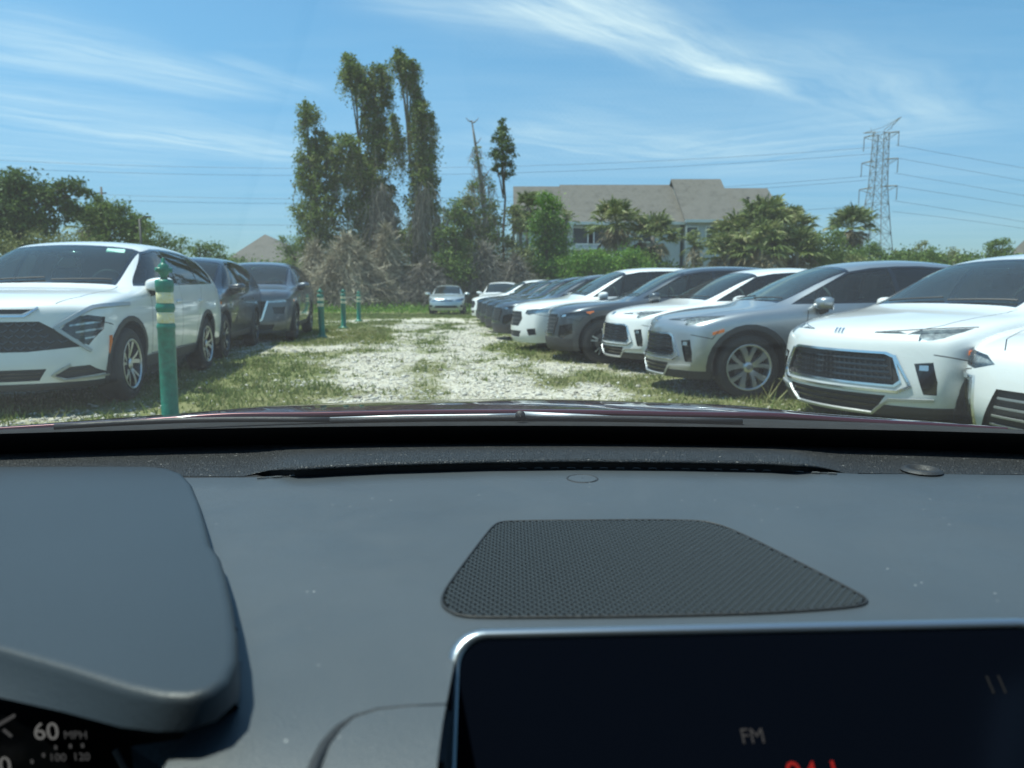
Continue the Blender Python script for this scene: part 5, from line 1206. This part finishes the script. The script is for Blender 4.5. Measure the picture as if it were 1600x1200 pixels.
# ------------------------------------------------------------------ green posts
M_POST = mat('green_post_plastic', (.003, .18, .118), rough=.38, var=.28, vscale=26, bump=.1, bscale=40)
M_BAND = mat('reflective_band', (.74, .64, .26), rough=.4, c2=(.80, .78, .62), vscale=55)
def post(loc, h, r):
    root = empty('marker_post', loc)
    k = r; s_ = MB(); s_.lathe([(k*2.1, 0), (k*2.1, .03), (k*1.3, .07), (k, .10), (k, h*.60), (k*1.08, h*.61), (k*1.08, h*.625), (k*.96, h*.635),
                                (k*.96, h*.70), (k*1.08, h*.71), (k*1.12, h*.72), (k*1.08, h*.735), (k*.96, h*.745), (k*.96, h*.81), (k*1.06, h*.82), (k*1.06, h*.865), (k*.96, h*.875), (k*.5, h*.88), (.001, h*.88)], 28)
    s_.build('post_body', M_POST, root, True)
    for z0, z1 in ((.638, .697), (.748, .807)):
        b = MB(); b.lathe([(k*.962, h*z0), (k*.985, h*z0+.002), (k*.985, h*z1-.002), (k*.962, h*z1)], 28); b.build('reflective_band', M_BAND, root, True)
    t = MB(); t.lathe([(k*.42, h*.875), (k*.42, h*.90), (k*.62, h*.91), (k*.62, h*.955), (k*.36, h*.965), (k*.22, h*.972), (k*.22, h*.99), (.001, h*.998)], 16)
    t.tube([(-k*.95, 0, h*.93), (k*.95, 0, h*.93)], k*.30, 10); t.build('handle', M_POST, root, True)
    return root
PG = 'green marker posts along the lane'
for (px, py, y, h, r, rz, lab) in ((259, 650, 5.3, 1.345, .061, .9, 'nearest green post with two cream reflective bands in front of the white SUV'),
                               (502, 530, 16.3, 1.16, .07, .2, 'green post with cream bands, just right of the dark grey SUV'),
                               (536, 514, 20.6, 1.17, .07, .4, 'green post standing in the middle of the three far posts'),
                               (560, 502, 25.6, 1.12, .075, .6, 'smallest and farthest of the green posts')):
    x = (px-800)/F_PX*(y*CP+.055); zg = ground_z(x); p_ = post((x, y, zg-.01), h, r); p_.rotation_euler = (R(.8), R(.6)*(1 if rz > .3 else -1), rz); tag(p_, lab, 'post', PG)
# ------------------------------------------------------------------ the red car we sit in
OWN = empty('red_car', (.05, -.9, 0)); OWN['label'] = 'dark red sedan seen from inside, with dashboard, screen and bonnet edge'; OWN['category'] = 'car'
OFF = Vector((-.05, .9, 0))
def own(name, verts, faces, m, parent=None, smooth=False):
    return obj(name, [Vector(v)+OFF for v in verts], faces, m, parent or OWN, smooth)
def ownmb(mb, name, m, parent=None, smooth=False): mb.v = [tuple(Vector(v)+OFF) for v in mb.v]; return mb.build(name, m, parent or OWN, smooth)
ZD = .90
M_DASH = mat('dash_soft_plastic', (.054, .065, .075), rough=.44, bump=.22, bscale=900, var=.06, vscale=7, spec=.75)
M_GRAIN = None
def grain_mat(name, c, rough, scale, strength):
    m, N, L, b = newmat(name); b.inputs['Base Color'].default_value = (*c, 1); b.inputs['Roughness'].default_value = rough
    tc = N.new('ShaderNodeTexCoord'); v = N.new('ShaderNodeTexVoronoi'); v.inputs['Scale'].default_value = scale; v.feature = 'DISTANCE_TO_EDGE'; L.new(tc.outputs['Object'], v.inputs['Vector'])
    n = N.new('ShaderNodeTexNoise'); n.inputs['Scale'].default_value = scale*.35; n.inputs['Detail'].default_value = 5; L.new(tc.outputs['Object'], n.inputs[0])
    r = N.new('ShaderNodeMapRange'); L.new(v.outputs['Distance'], r.inputs[0]); r.inputs[1].default_value = 0; r.inputs[2].default_value = .18
    a = N.new('ShaderNodeMath'); L.new(r.outputs[0], a.inputs[0]); L.new(n.outputs[0], a.inputs[1])
    bp = N.new('ShaderNodeBump'); bp.inputs['Strength'].default_value = strength; bp.inputs['Distance'].default_value = .002; L.new(a.outputs[0], bp.inputs['Height']); L.new(bp.outputs[0], b.inputs['Normal']); return m
M_GRAIN = grain_mat('dash_grained', (.038, .039, .040), .48, 300, 1.0)
def dust_dash():
    m, N, L, b = M_DASH, M_DASH.node_tree.nodes, M_DASH.node_tree.links, M_DASH.node_tree.nodes['Principled BSDF']
    tc = N.new('ShaderNodeTexCoord'); v = N.new('ShaderNodeTexVoronoi'); v.inputs['Scale'].default_value = 70; L.new(tc.outputs['Object'], v.inputs['Vector'])
    n = N.new('ShaderNodeTexNoise'); n.inputs['Scale'].default_value = 9; L.new(tc.outputs['Object'], n.inputs[0])
    r = N.new('ShaderNodeMapRange'); L.new(v.outputs['Distance'], r.inputs[0]); r.inputs[1].default_value = .07; r.inputs[2].default_value = .04
    r2 = N.new('ShaderNodeMapRange'); L.new(n.outputs[0], r2.inputs[0]); r2.inputs[1].default_value = .55; r2.inputs[2].default_value = .6
    mu = N.new('ShaderNodeMath'); mu.operation = 'MULTIPLY'; L.new(r.outputs[0], mu.inputs[0]); L.new(r2.outputs[0], mu.inputs[1])
    old = b.inputs['Base Color'].links[0].from_socket; mx = N.new('ShaderNodeMix'); mx.data_type = 'RGBA'; L.new(mu.outputs[0], mx.inputs[0]); L.new(old, mx.inputs[6]); mx.inputs[7].default_value = (.35, .36, .36, 1); L.new(mx.outputs[2], b.inputs['Base Color'])
    s2 = N.new('ShaderNodeTexNoise'); s2.inputs['Scale'].default_value = 7; s2.inputs['Detail'].default_value = 9; s2.inputs['Roughness'].default_value = .7; s2.inputs['Distortion'].default_value = .8; L.new(tc.outputs['Object'], s2.inputs[0])
    rr = N.new('ShaderNodeMapRange'); L.new(s2.outputs[0], rr.inputs[0]); rr.inputs[1].default_value = .35; rr.inputs[2].default_value = .65; rr.inputs[3].default_value = .41; rr.inputs[4].default_value = .50; L.new(rr.outputs[0], b.inputs['Roughness'])
dust_dash()
PXS = list(range(-1600, 3201, 20))
def clampx(v): return Vector((max(-.86, min(.90, v[0])), v[1], v[2]))
base_x = [-500, 395, 480, 600, 760, 900, 1050, 1200, 1315, 2100]; base_y = [752, 746, 741, 735.5, 731, 730, 731, 734, 739, 748]
cr_x = [-500, 380, 450, 520, 600, 760, 900, 1050, 1200, 1250, 1325, 2100]; cr_y = [738, 742, 722, 717, 713.5, 709, 707, 708.5, 711, 716, 738, 740]
def hcr(px): return float(smoothstep(385, 470, px)*(1-smoothstep(1235, 1330, px)))
def far_y(px): return 689+20*((px-800)/800)**2 if abs(px-800) < 900 else 689+20*(900/800)**2
def bx(px): return float(np.interp(px, base_x, base_y))
def cx_(px): return float(np.interp(px, cr_x, cr_y))
# far strip with its raised lip
rows = []
for px in PXS:
    k = hcr(px); b_ = bx(px); c_ = cx_(px); f_ = far_y(px)
    rows.append([at_z(px, f_, ZD-.012), at_z(px, f_+1.5, ZD), at_z(px, (f_+c_)/2, ZD+.001+.006*k), at_z(px, c_-6-2*k, ZD+.011*k), at_z(px, c_-2, ZD+.014*k), at_z(px, c_+(b_-c_)*.36*k+1, ZD+.0138*k), at_z(px, c_+(b_-c_)*.52*k+2, ZD+.0115*k), at_z(px, c_+(b_-c_)*(.62*k)+2.5, ZD+.008*k)]); rows[-1] = [clampx(q) for q in rows[-1]]
V = [p for r in rows for p in r]; nr = 8; Fc = []
for i in range(len(rows)-1):
    for j in range(nr-1): q = i*nr+j; Fc.append((q, q+1, q+nr+1, q+nr))
# main pad: curves down towards the driver
def pad_z(y): return ZD-(max(0, .36-y))**2*1.2
V2 = []; Fp = []; fr_ = [0, .15, .35, .6, .85, 1]
for px in PXS:
    p = at_z(px, bx(px), ZD); y0 = .47 if px <= 340 else .437
    for t in fr_: y = y0+(p.y-y0)*t; V2.append((p.x*y/p.y, y, ZD))
    V2.append((p.x, p.y+.001, ZD-.004)); V2.append((p.x, p.y+.004, ZD-.02))
n2 = len(fr_)+2
for i in range(len(PXS)-1):
    for j in range(n2-1): q = i*n2+j; Fp.append((q, q+n2, q+n2+1, q+1))
# the part that comes forward between the instrument hood and the screen
yn = [.20, .22, .24, .26, .28, .30, .32, .34, .36, .38, .40, .415, .437]; nb0 = len(V2)
for y in yn:
    x0 = at_z(300, 1000, ZD); xl = -.165 if y < .40 else -.22; xrr = float(np.interp(y, [.20, .33, .40, .425, .437], [-.034, -.036, -.0345, -.026, -.026]))
    for k in range(9): V2.append((xl+(xrr-xl)*k/8, y, pad_z(y)))
for i in range(len(yn)-1):
    for k in range(8): q = nb0+9*i+k; Fp.append((q, q+1, q+10, q+9))
V2 = [clampx(v) for v in V2]
dashboard = own('dashboard', V2, Fp, M_DASH, smooth=True)
ub = MB(); ub.box((.02, .70, .60), (1.66, .44, .56)); ownmb(ub, 'lower_dashboard', M_INT, dashboard)
ub = MB(); ub.box((-.10, .40, .68), (.13, .13, .40)); ownmb(ub, 'centre_console', M_INT, dashboard)
own('dash_rear_edge', V, Fc, M_GRAIN, dashboard, True)
ch = []; 
for px in PXS:
    k = hcr(px); b_ = bx(px); c_ = cx_(px); a = at_z(px, c_+(b_-c_)*(.62*k)+2.5, ZD+.008*k); p = at_z(px, b_, ZD); ch += [a+Vector((0, 0, -.0002)), Vector((a.x, a.y+.004, ZD-.014*k-.0004)), Vector((p.x, p.y+.004, ZD-.016*k-.0006)), Vector((p.x, p.y+.0012, ZD-.0004-.002*k))]
own('dash_groove', [clampx(v) for v in ch], [(4*i+j, 4*i+j+1, 4*i+j+5, 4*i+j+4) for i in range(len(PXS)-1) for j in range(3)], M_DARK, dashboard)  # near-black colour stands for the shade deep in the groove
# stitching along the groove
M_THREAD = mat('thread', (.15, .155, .16), rough=.8)
for i, px in enumerate(np.linspace(408, 1300, 36)):
    m_ = MB(); p = at_z(px-6, bx(px-6)+2.2, ZD+.0008); q = at_z(px+6, bx(px+6)+2.2, ZD+.0008); m_.tube([p, p+Vector((0, -.0005, .0012)), (p+q)/2+Vector((0, -.0005, .0015)), q+Vector((0, -.0005, .0012)), q], .0007, 5); ownmb(m_, 'stitch', M_THREAD, dashboard)
piping = MB(); piping.tube([at_z(px, bx(px)+1.6, ZD+.0009) for px in np.linspace(402, 1308, 90)], .0006, 5); ownmb(piping, 'seam_piping', M_PLAST, dashboard)
# sensor dome and cap in the pad
def ring_disc(px, py, rw, name, m, rise=.0012, sqz=1.0, dome=.0):
    c = at_z(px, py, ZD); m_ = MB(); m_.lathe([(rw, .0002), (rw*.96, rise), (rw*.90, rise*.4)], 32, c=(c.x, c.y, ZD)); return c
c = at_z(910, 748, ZD); m_ = MB(); m_.lathe([(.0190, .0003), (.0182, .0009), (.0172, .0003)], 36, c=tuple(c)); ownmb(m_, 'sensor_cap', M_PLAST, dashboard, True)
m_ = MB(); m_.lathe([(.001, .0007), (.0165, .0005)], 36, c=tuple(c)); ownmb(m_, 'sensor_disc', M_DASH, dashboard, True)
c = at_z(1440, 735, ZD+.002); m_ = MB(); m_.lathe([(.0235, .000), (.020, .003), (.0165, .0035), (.014, -.003), (.001, -.004)], 36, c=tuple(c)); ownmb(m_, 'light_sensor', M_PLAST, dashboard, True)
# speaker grille
go = [(800, 815), (1085, 813), (1128, 822), (1180, 845), (1345, 930), (1357, 941), (1340, 950), (1200, 960), (1000, 965), (760, 967), (715, 964), (692, 950), (690, 935), (700, 915), (765, 828), (778, 818)]
gp = [at_z(px, py, ZD) for px, py in go]; gc = sum(gp, Vector())/len(gp)
def clip_line(a, b, poly):
    t0, t1 = 0.0, 1.0; d = b-a; n = len(poly); area = sum(poly[i].x*poly[(i+1) % n].y-poly[(i+1) % n].x*poly[i].y for i in range(n)); s_ = 1 if area > 0 else -1
    for i in range(n):
        p, q = poly[i], poly[(i+1) % n]; e = q-p; nn = Vector((-e.y, e.x, 0))*s_; den = nn.dot(d); num = nn.dot(a-p)
        if abs(den) < 1e-12:
            if num < 0: return None
            continue
        t = -num/den
        if den > 0: t0 = max(t0, t)
        else: t1 = min(t1, t)
    return (t0, t1) if t0 < t1 else None
def smooth_poly(P, n=2):
    for _ in range(n):
        Q = []
        for i in range(len(P)): a, b = P[i], P[(i+1) % len(P)]; Q += [a.lerp(b, .22), a.lerp(b, .78)]
        P = Q
    return P
gps = smooth_poly(gp, 2)
spk = own('speaker_grille', [p+Vector((0, 0, .0004)) for p in gps], [tuple(range(len(gps)))], mat('speaker_shadow', (.006, .007, .008), rough=.9, spec=.1), dashboard)
rg = MB(); pp = [p+Vector((0, 0, .0008)) for p in gps]; rg.tube(pp+[pp[0]], .0011, 6, cap=False); ownmb(rg, 'grille_rim', M_PLAST, dashboard, True)
M_LATT = mat('grille_lattice', (.040, .048, .054), rough=.55)
lt = MB(); per = .0062; slope = 1.22
inner = [gc+(p-gc)*.985 for p in gps]
for s_ in (1, -1):
    for k in range(-130, 131):
        x0 = gc.x+k*per; a = Vector((x0-s_*.15, gc.y-.15*slope, ZD)); b = Vector((x0+s_*.15, gc.y+.15*slope, ZD)); r_ = clip_line(a, b, inner)
        if not r_: continue
        p, q = a.lerp(b, r_[0]), a.lerp(b, r_[1]); d = (q-p).normalized(); nrm = Vector((-d.y, d.x, 0))*.00088; z = Vector((0, 0, .0016)); n = len(lt.v)
        for w_ in (p, q): lt.v += [tuple(w_-nrm+z*.3), tuple(w_-nrm*.5+z), tuple(w_+nrm*.5+z), tuple(w_+nrm+z*.3)]
        lt.f += [(n+j, n+j+1, n+j+5, n+j+4) for j in range(3)]
o = ownmb(lt, 'grille_lattice', M_LATT, dashboard); o['kind'] = 'stuff'
# instrument hood
hE = [(-700, 729), (-300, 729), (0, 728.5), (180, 728), (235, 728.5), (262, 731), (284, 739), (300, 756), (312, 785), (322, 818), (330, 850), (344, 868), (354, 900), (364, 945), (371, 990), (371, 1030), (358, 1060), (330, 1080), (290, 1090), (245, 1088), (190, 1076), (100, 1047), (0, 1018), (-150, 980), (-700, 880)]
pn = Vector((0, .028, .58)).normalized(); pco = Vector((0, .879, .9005))
def hp(px, py, dz=0): return at_plane(px, py, pco+Vector((0, 0, dz)), pn)
top_o = [hp(px, py) for px, py in hE]
ctr = sum(top_o, Vector())/len(top_o)
def inset(P, d):
    out = []; n = len(P)
    for i in range(n):
        a, b, c = P[i-1], P[i], P[(i+1) % n]; t = (c-a); t.z = 0; t.normalize(); nn = Vector((t.y, -t.x, 0))
        out.append(b+nn*d)
    return out
# outline runs clockwise seen from above (far left -> right -> near left): inward is to the right of travel
ring0 = inset(top_o, .007); ring1 = inset(top_o, .0035); ring2 = [p+Vector((0, 0, -.0012)) for p in inset(top_o, .0012)]; ring3 = [p+Vector((0, 0, -.004)) for p in top_o]
loE = {i: None for i in range(len(hE))}
low_px = {16: (368, 1098), 17: (338, 1126), 18: (292, 1142), 19: (245, 1143), 20: (188, 1136), 21: (98, 1112), 22: (0, 1090), 23: (-150, 1050), 24: (-700, 950)}
ring4 = []; ring5 = []
for i, p in enumerate(top_o):
    if i in low_px:
        q = at_plane(low_px[i][0], low_px[i][1], pco+Vector((0, 0, -.016)), pn); ring4.append(q); ring5.append(q+Vector((-.01 if i < 18 else 0, .035, .004)))
    else:
        zt = ZD-.003; ring4.append(Vector((p.x, p.y, max(zt, p.z-.03)))); ring5.append(Vector((p.x, p.y, zt-.002)))
rings = [ring0, ring1, ring2, ring3, ring4, ring5]; n = len(top_o); V = [p for r in rings for p in r]; Fc = [tuple(range(n-1, -1, -1))]
for k in range(len(rings)-1):
    for i in range(n-1): a = k*n+i; Fc.append((a, a+1, a+n+1, a+n))
hood_i = own('instrument_hood', V, Fc, mat('hood_pad_plastic', (.025, .034, .043), rough=.46, bump=.12, bscale=700, var=.05, vscale=5, spec=.5)); bmx = bmesh.new(); bmx.from_mesh(hood_i.data); bmesh.ops.recalc_face_normals(bmx, faces=bmx.faces); bmx.to_mesh(hood_i.data); bmx.free()
shade_auto(hood_i, 75)
# gauge cavity and cluster
yb_ = .47
cav = MB(); cav.quad((-.9, yb_, ZD-.001), (-.165, yb_, ZD-.001), (-.165, yb_, .55), (-.9, yb_, .55)); cav.quad((-.165, yb_, ZD-.001), (-.15, .30, ZD-.006), (-.15, .30, .55), (-.165, yb_, .55)); ownmb(cav, 'gauge_cavity', M_DARK)
def to_mesh(o):
    dg = bpy.context.evaluated_depsgraph_get(); me = bpy.data.meshes.new_from_object(o.evaluated_get(dg)); n = bpy.data.objects.new(o.name.split('.')[0], me); n.matrix_local = o.matrix_local; p_ = o.parent; n.parent = p_; COL.objects.link(n); n.location = o.location; n.rotation_euler = o.rotation_euler; bpy.data.objects.remove(o); return n
def text(body, px, py, y, size, m, parent, name='gauge_text', rx=math.pi/2):
    cu = bpy.data.curves.new(name, 'FONT'); cu.body = body; cu.size = size; cu.align_x = 'CENTER'; cu.align_y = 'CENTER'; cu.extrude = .0001; cu.materials.append(m)
    o = bpy.data.objects.new(name, cu); link(o, parent); p = at_y(px, py, y); o.location = p+OFF; o.rotation_euler = (rx, 0, 0); return to_mesh(o)
def emis(name, c, s_):
    m, N, L, b = newmat(name); b.inputs['Base Color'].default_value = (.01, .01, .01, 1); b.inputs['Specular IOR Level'].default_value = 0; b.inputs['Emission Color'].default_value = (*c, 1); b.inputs['Emission Strength'].default_value = s_; return m
M_EW = emis('gauge_print', (.75, .75, .72), .09); M_EW2 = emis('gauge_print_dim', (.6, .6, .6), .045); M_ER = emis('gauge_red', (1, .02, .01), .16); M_EFM = emis('screen_text', (.75, .72, .74), .03); M_EDIM = emis('screen_text_dim', (.4, .42, .48), .012)
yg = .42
p0 = at_y(-60, 1290, yg); dial = MB(); dial.lathe([(.001, 0), (.085, 0), (.087, -.004), (.089, -.004)], 48, axis='y', c=tuple(p0)); gauge = ownmb(dial, 'gauge_cluster', mat('dial_face', (.012, .013, .015), rough=.4))
text('60', 72, 1144, yg-.006, .0165, M_EW, gauge); text('MPH', 118, 1149, yg-.006, .0075, M_EW2, gauge); text('100', 90, 1184, yg-.006, .0075, M_EW2, gauge); text('120', 127, 1183, yg-.006, .0075, M_EW2, gauge); text('80', -2, 1197, yg-.006, .0165, M_EW, gauge)
for (a, b, wd) in (((-12, 1138), (22, 1118), .0012), ((5, 1140), (18, 1151), .0009), ((180, 1172), (198, 1205), .0022)):
    m_ = MB(); m_.tube([at_y(*a, yg-.004), at_y(*b, yg-.004)], wd, 5); ownmb(m_, 'dial_trim', M_EW2 if wd < .002 else M_SATIN, gauge)
for (x_, y_) in ((87, 1168), (110, 1166), (129, 1165), (68, 1180), (50, 1190)):
    m_ = MB(); c = at_y(x_, y_, yg-.006); m_.box(tuple(c), (.0016, .0004, .0026)); ownmb(m_, 'dial_tick', M_EW2, gauge)
lt_ = MB(); a = at_y(205, 1168, .37); lt_.quad(at_y(205, 1166, .37), at_y(318, 1150, .37), at_y(330, 1260, .34), at_y(215, 1260, .34)); ownmb(lt_, 'lower_trim', M_GPLAST)
tr = MB(); tr.tube([at_y(346, 1132, .352), at_y(332, 1152, .345), at_y(326, 1180, .335), at_y(333, 1230, .32)], .0040, 8); ownmb(tr, 'hood_side_trim', M_PLAST, smooth=True)
# trim bead around the vent panel below the screen's left
vb = MB(); vb.tube([at_z(px, py, ZD-.003) for px, py in ((697, 1108), (640, 1110), (590, 1115), (553, 1126), (528, 1143), (508, 1166), (495, 1190), (486, 1215), (478, 1260))], .0032, 8); ownmb(vb, 'vent_bead', M_PLAST, dashboard, True)
# screen
TL, TR_, BL = at_y(700, 981, .415), at_y(1640, 962, .436), at_y(688, 1235, .352)
xr = (TR_-TL); Wd = xr.length; xr.normalize(); dn = (BL-TL); dn -= xr*dn.dot(xr); Hd = .16; dn.normalize(); nz = dn.cross(xr); nz = -nz if nz.y > 0 else nz
sh = (BL-TL).dot(xr)/(BL-TL).length
def scr(u, v, w=0): return TL+xr*(u+sh*v)+dn*v+nz*w
def rrect(x0, y0, x1, y1, r, n=8):
    P = []
    for cx, cy, a0 in ((x0+r, y0+r, math.pi), (x1-r, y0+r, 1.5*math.pi), (x1-r, y1-r, 0), (x0+r, y1-r, .5*math.pi)):
        for k in range(n+1): a = a0+math.pi/2*k/n; P.append((cx+r*math.cos(a), cy+r*math.sin(a)))
    return P
layers = [(.004, -.014, .018), (0, -.010, .022), (-.0004, -.005, .022), (.0006, -.001, .0215), (.0026, .0012, .020), (.0050, .0022, .019), (.0070, .0016, .018), (.008, .0002, .017)]
V = []; Fc = []
for (ins, w_, r_) in layers: V += [scr(u, v, w_) for u, v in rrect(ins, ins, Wd-ins, Hd-ins, r_)]
n = 36
for k in range(len(layers)-1):
    for i in range(n): a = k*n+i; b = k*n+(i+1) % n; Fc.append((a, b, b+n, a+n))
Fc.append(tuple(range(n)))
screen = own('touch_screen', V, Fc, mat('screen_bezel', (.33, .37, .41), rough=.3, metal=.9, coat=.2), None, True)
gl = [scr(u, v, .0002) for u, v in rrect(.0080, .0080, Wd-.008, Hd-.008, .017)]
own('screen_glass', gl, [tuple(range(n))], mat('screen_black', (.002, .003, .006), rough=.12, spec=.15), screen)
def stext(body, px, py, size, m):
    p = at_plane(px, py, scr(0, 0, .0005), nz); cu = bpy.data.curves.new('screen_text', 'FONT'); cu.body = body; cu.size = size; cu.align_x = 'CENTER'; cu.align_y = 'CENTER'; cu.materials.append(m)
    o = bpy.data.objects.new('screen_text', cu); link(o, screen); mt = Matrix((xr, -dn, nz)).transposed(); o.rotation_euler = mt.to_euler(); o.location = p+OFF; to_mesh(o)
stext('FM', 1176, 1151, .0115, M_EFM); stext('94.1', 1274, 1212, .019, M_ER); stext('11', 1557, 1071, .015, M_EDIM)
# windscreen glass, black border, dark strip in the dash gap
GS = .55; Y0, Z0 = 1.045, .893
def bow_(x): return .125*x*x
def glz(x, y): return Z0+GS*((Y0-bow_(x))-y)
xs = np.linspace(-.74, .84, 33)
def gl_row(t): # t: metres back from the base
    return [Vector((x, Y0-bow_(x)-t, glz(x, Y0-bow_(x)-t))) for x in xs]
ts = [0, .078, .3, .5, .7, .86]; R_ = [gl_row(t) for t in ts]
V = [p for r in R_[1:] for p in r]; nn = len(xs); Fc = [(k*nn+i, k*nn+i+1, (k+1)*nn+i+1, (k+1)*nn+i) for k in range(len(ts)-2) for i in range(nn-1)]
own('windshield', V, Fc, glassmat('own_windshield_glass', (.86, .968, .925), ior=1.45, dust_veil=.034), None, True)
V = [p for r in (gl_row(0), gl_row(.0775)) for p in r]; own('windshield_border', V, [(i, i+1, nn+i+1, nn+i) for i in range(nn-1)], M_DARK)
V = []
for x in xs: V += [Vector((x, Y0-bow_(x), Z0)), Vector((x, Y0-bow_(x)-.05, Z0-.02)), Vector((x, Y0-bow_(x)-.12, Z0-.03))]
own('dash_gap', V, [(3*i+j, 3*i+j+1, 3*i+j+4, 3*i+j+3) for i in range(nn-1) for j in range(2)], M_DARK)  # near-black strip closing the gap, its colour standing for the shade there
# cowl, wipers, bonnet
xs2 = np.linspace(-.80, .90, 35)
def cow(x, t, z): return Vector((x, 1.06-.11*x*x+t, z-.010*(abs(x)/.8)**2))
V = []; 
for x in xs2: V += [cow(x, -.01, .880), cow(x, .0, .9165), cow(x, .06, .919), cow(x, .10, .916), cow(x, .115, .895), cow(x, .15, .86)]
cowl = own('cowl_panel', V, [(6*i+j, 6*i+j+1, 6*i+j+7, 6*i+j+6) for i in range(len(xs2)-1) for j in range(5)], mat('cowl_plastic', (.03, .032, .034), rough=.9, var=.15, vscale=30, spec=.05), None, True)
for (a, b) in (((85, 667), (515, 656)), ((515, 657), (1160, 658))):
    w_ = MB(); P = []
    for t in np.linspace(0, 1, 9):
        px = a[0]+(b[0]-a[0])*t; py = a[1]+(b[1]-a[1])*t-5*math.sin(math.pi*t); P.append(at_y(px, py, 1.10-.10*((px-800)/800)**2))
    w_.tube(P, .0045, 6); ownmb(w_, 'wiper', M_PLAST, smooth=True)
arm = MB(); arm.tube([at_y(px, py, 1.10) for px, py in ((813, 648), (900, 650), (1000, 655), (1130, 661))], [.006, .004, .0035, .003], 6); arm.tube([at_y(px, py, 1.11) for px, py in ((505, 655), (620, 651), (760, 650), (813, 650))], [.003, .003, .004, .005], 6); ownmb(arm, 'wiper_arm', M_SATIN, smooth=True)
nt = MB(); cc = at_y(813, 649, 1.09); nt.lathe([(.008, .0), (.008, -.004), (.004, -.007), (.001, -.008)], 20, axis='y', c=tuple(cc)); ownmb(nt, 'wiper_nut', M_PLAST, smooth=True)
def hz(x, y):
    ye = 1.30-.13*(x+.02)**2; t = y-ye; u = (x+.02)/.87
    return .9025-.014*u*u-(.045+.075*u*u)*t-.13*t*t-.05*max(0, t-.75)**2*8-.012*math.exp(-((abs(x)-.56)/.06)**2)*0+.004*math.exp(-((abs(x+.02)-.50)/.10)**2)
V = []; xs3 = np.linspace(-.90, .86, 45); tsy = [0, .004, .012, .03, .08, .15, .25, .35, .45, .55, .65, .75, .85, .92, .97]
for x in xs3:
    ye = 1.30-.13*(x+.02)**2; V.append(Vector((x, ye+.004, hz(x, ye)-.022))); V.append(Vector((x, ye-.001, hz(x, ye)-.008)))
    for t in tsy: V.append(Vector((x, ye+t, hz(x, ye+t)-(.002 if t == 0 else 0))))
k = len(tsy)+2
own('bonnet', V, [(k*i+j, k*i+j+1, k*i+j+k+1, k*i+j+k) for i in range(len(xs3)-1) for j in range(k-1)], PAINT['red'], None, True)
# nose and fenders below, roof, pillars, doors and rear wall of our car (out of frame, they shade the cabin)
bd = MB(); bd.box((-.02, 1.85, .45), (1.76, 1.1, .42)); o = ownmb(bd, 'front_body', PAINT['red']); bevelled(o, .06)
hd = MB(); hd.quad((-.62, .30, 1.303), (.72, .30, 1.303), (.72, .14, 1.39), (-.62, .14, 1.39)); ownmb(hd, 'roof_header', M_INT)
rf = MB(); rf.box((.05, -.75, 1.40), (1.34, 1.80, .05)); o = ownmb(rf, 'roof', M_INT)
M_TINT = glassmat('door_glass', (.42, .50, .49))  # unseen panes, tinted dark to cut side light in the cabin
for sg in (-1, 1):
    pl = MB(); pl.tube([(.05+sg*.80, .93, .93), (.05+sg*.72, .50, 1.17), (.05+sg*.66, .16, 1.38)], .035, 8); ownmb(pl, 'pillar', M_INT, smooth=True)
    dr = MB(); dr.box((.05+sg*.86, -.4, .62), (.08, 2.3, .62)); ownmb(dr, 'door', PAINT['red'])
    sw2 = MB(); sw2.quad((.05+sg*.84, -.5, .93), (.05+sg*.80, .62, .93), (.05+sg*.70, .20, 1.36), (.05+sg*.72, -.5, 1.38)); ownmb(sw2, 'door_window', M_TINT)
    up_ = MB(); up_.box((.05+sg*.80, -1.15, 1.14), (.05, 1.2, .48)); ownmb(up_, 'side_light_block', M_INT)  # solid panel added where a rear window belongs, to darken the cabin
    st_ = MB(); st_.box((.05+sg*.38, -.62, .75), (.5, .16, .9)); bevelled(ownmb(st_, 'seat', M_SEAT), .05)
rw = MB(); rw.box((.05, -1.68, .80), (1.5, .06, 1.1)); ownmb(rw, 'rear_panel', M_INT)
fl = MB(); fl.box((.05, -.4, .22), (1.7, 2.4, .06)); ownmb(fl, 'floor_pan', M_INT)
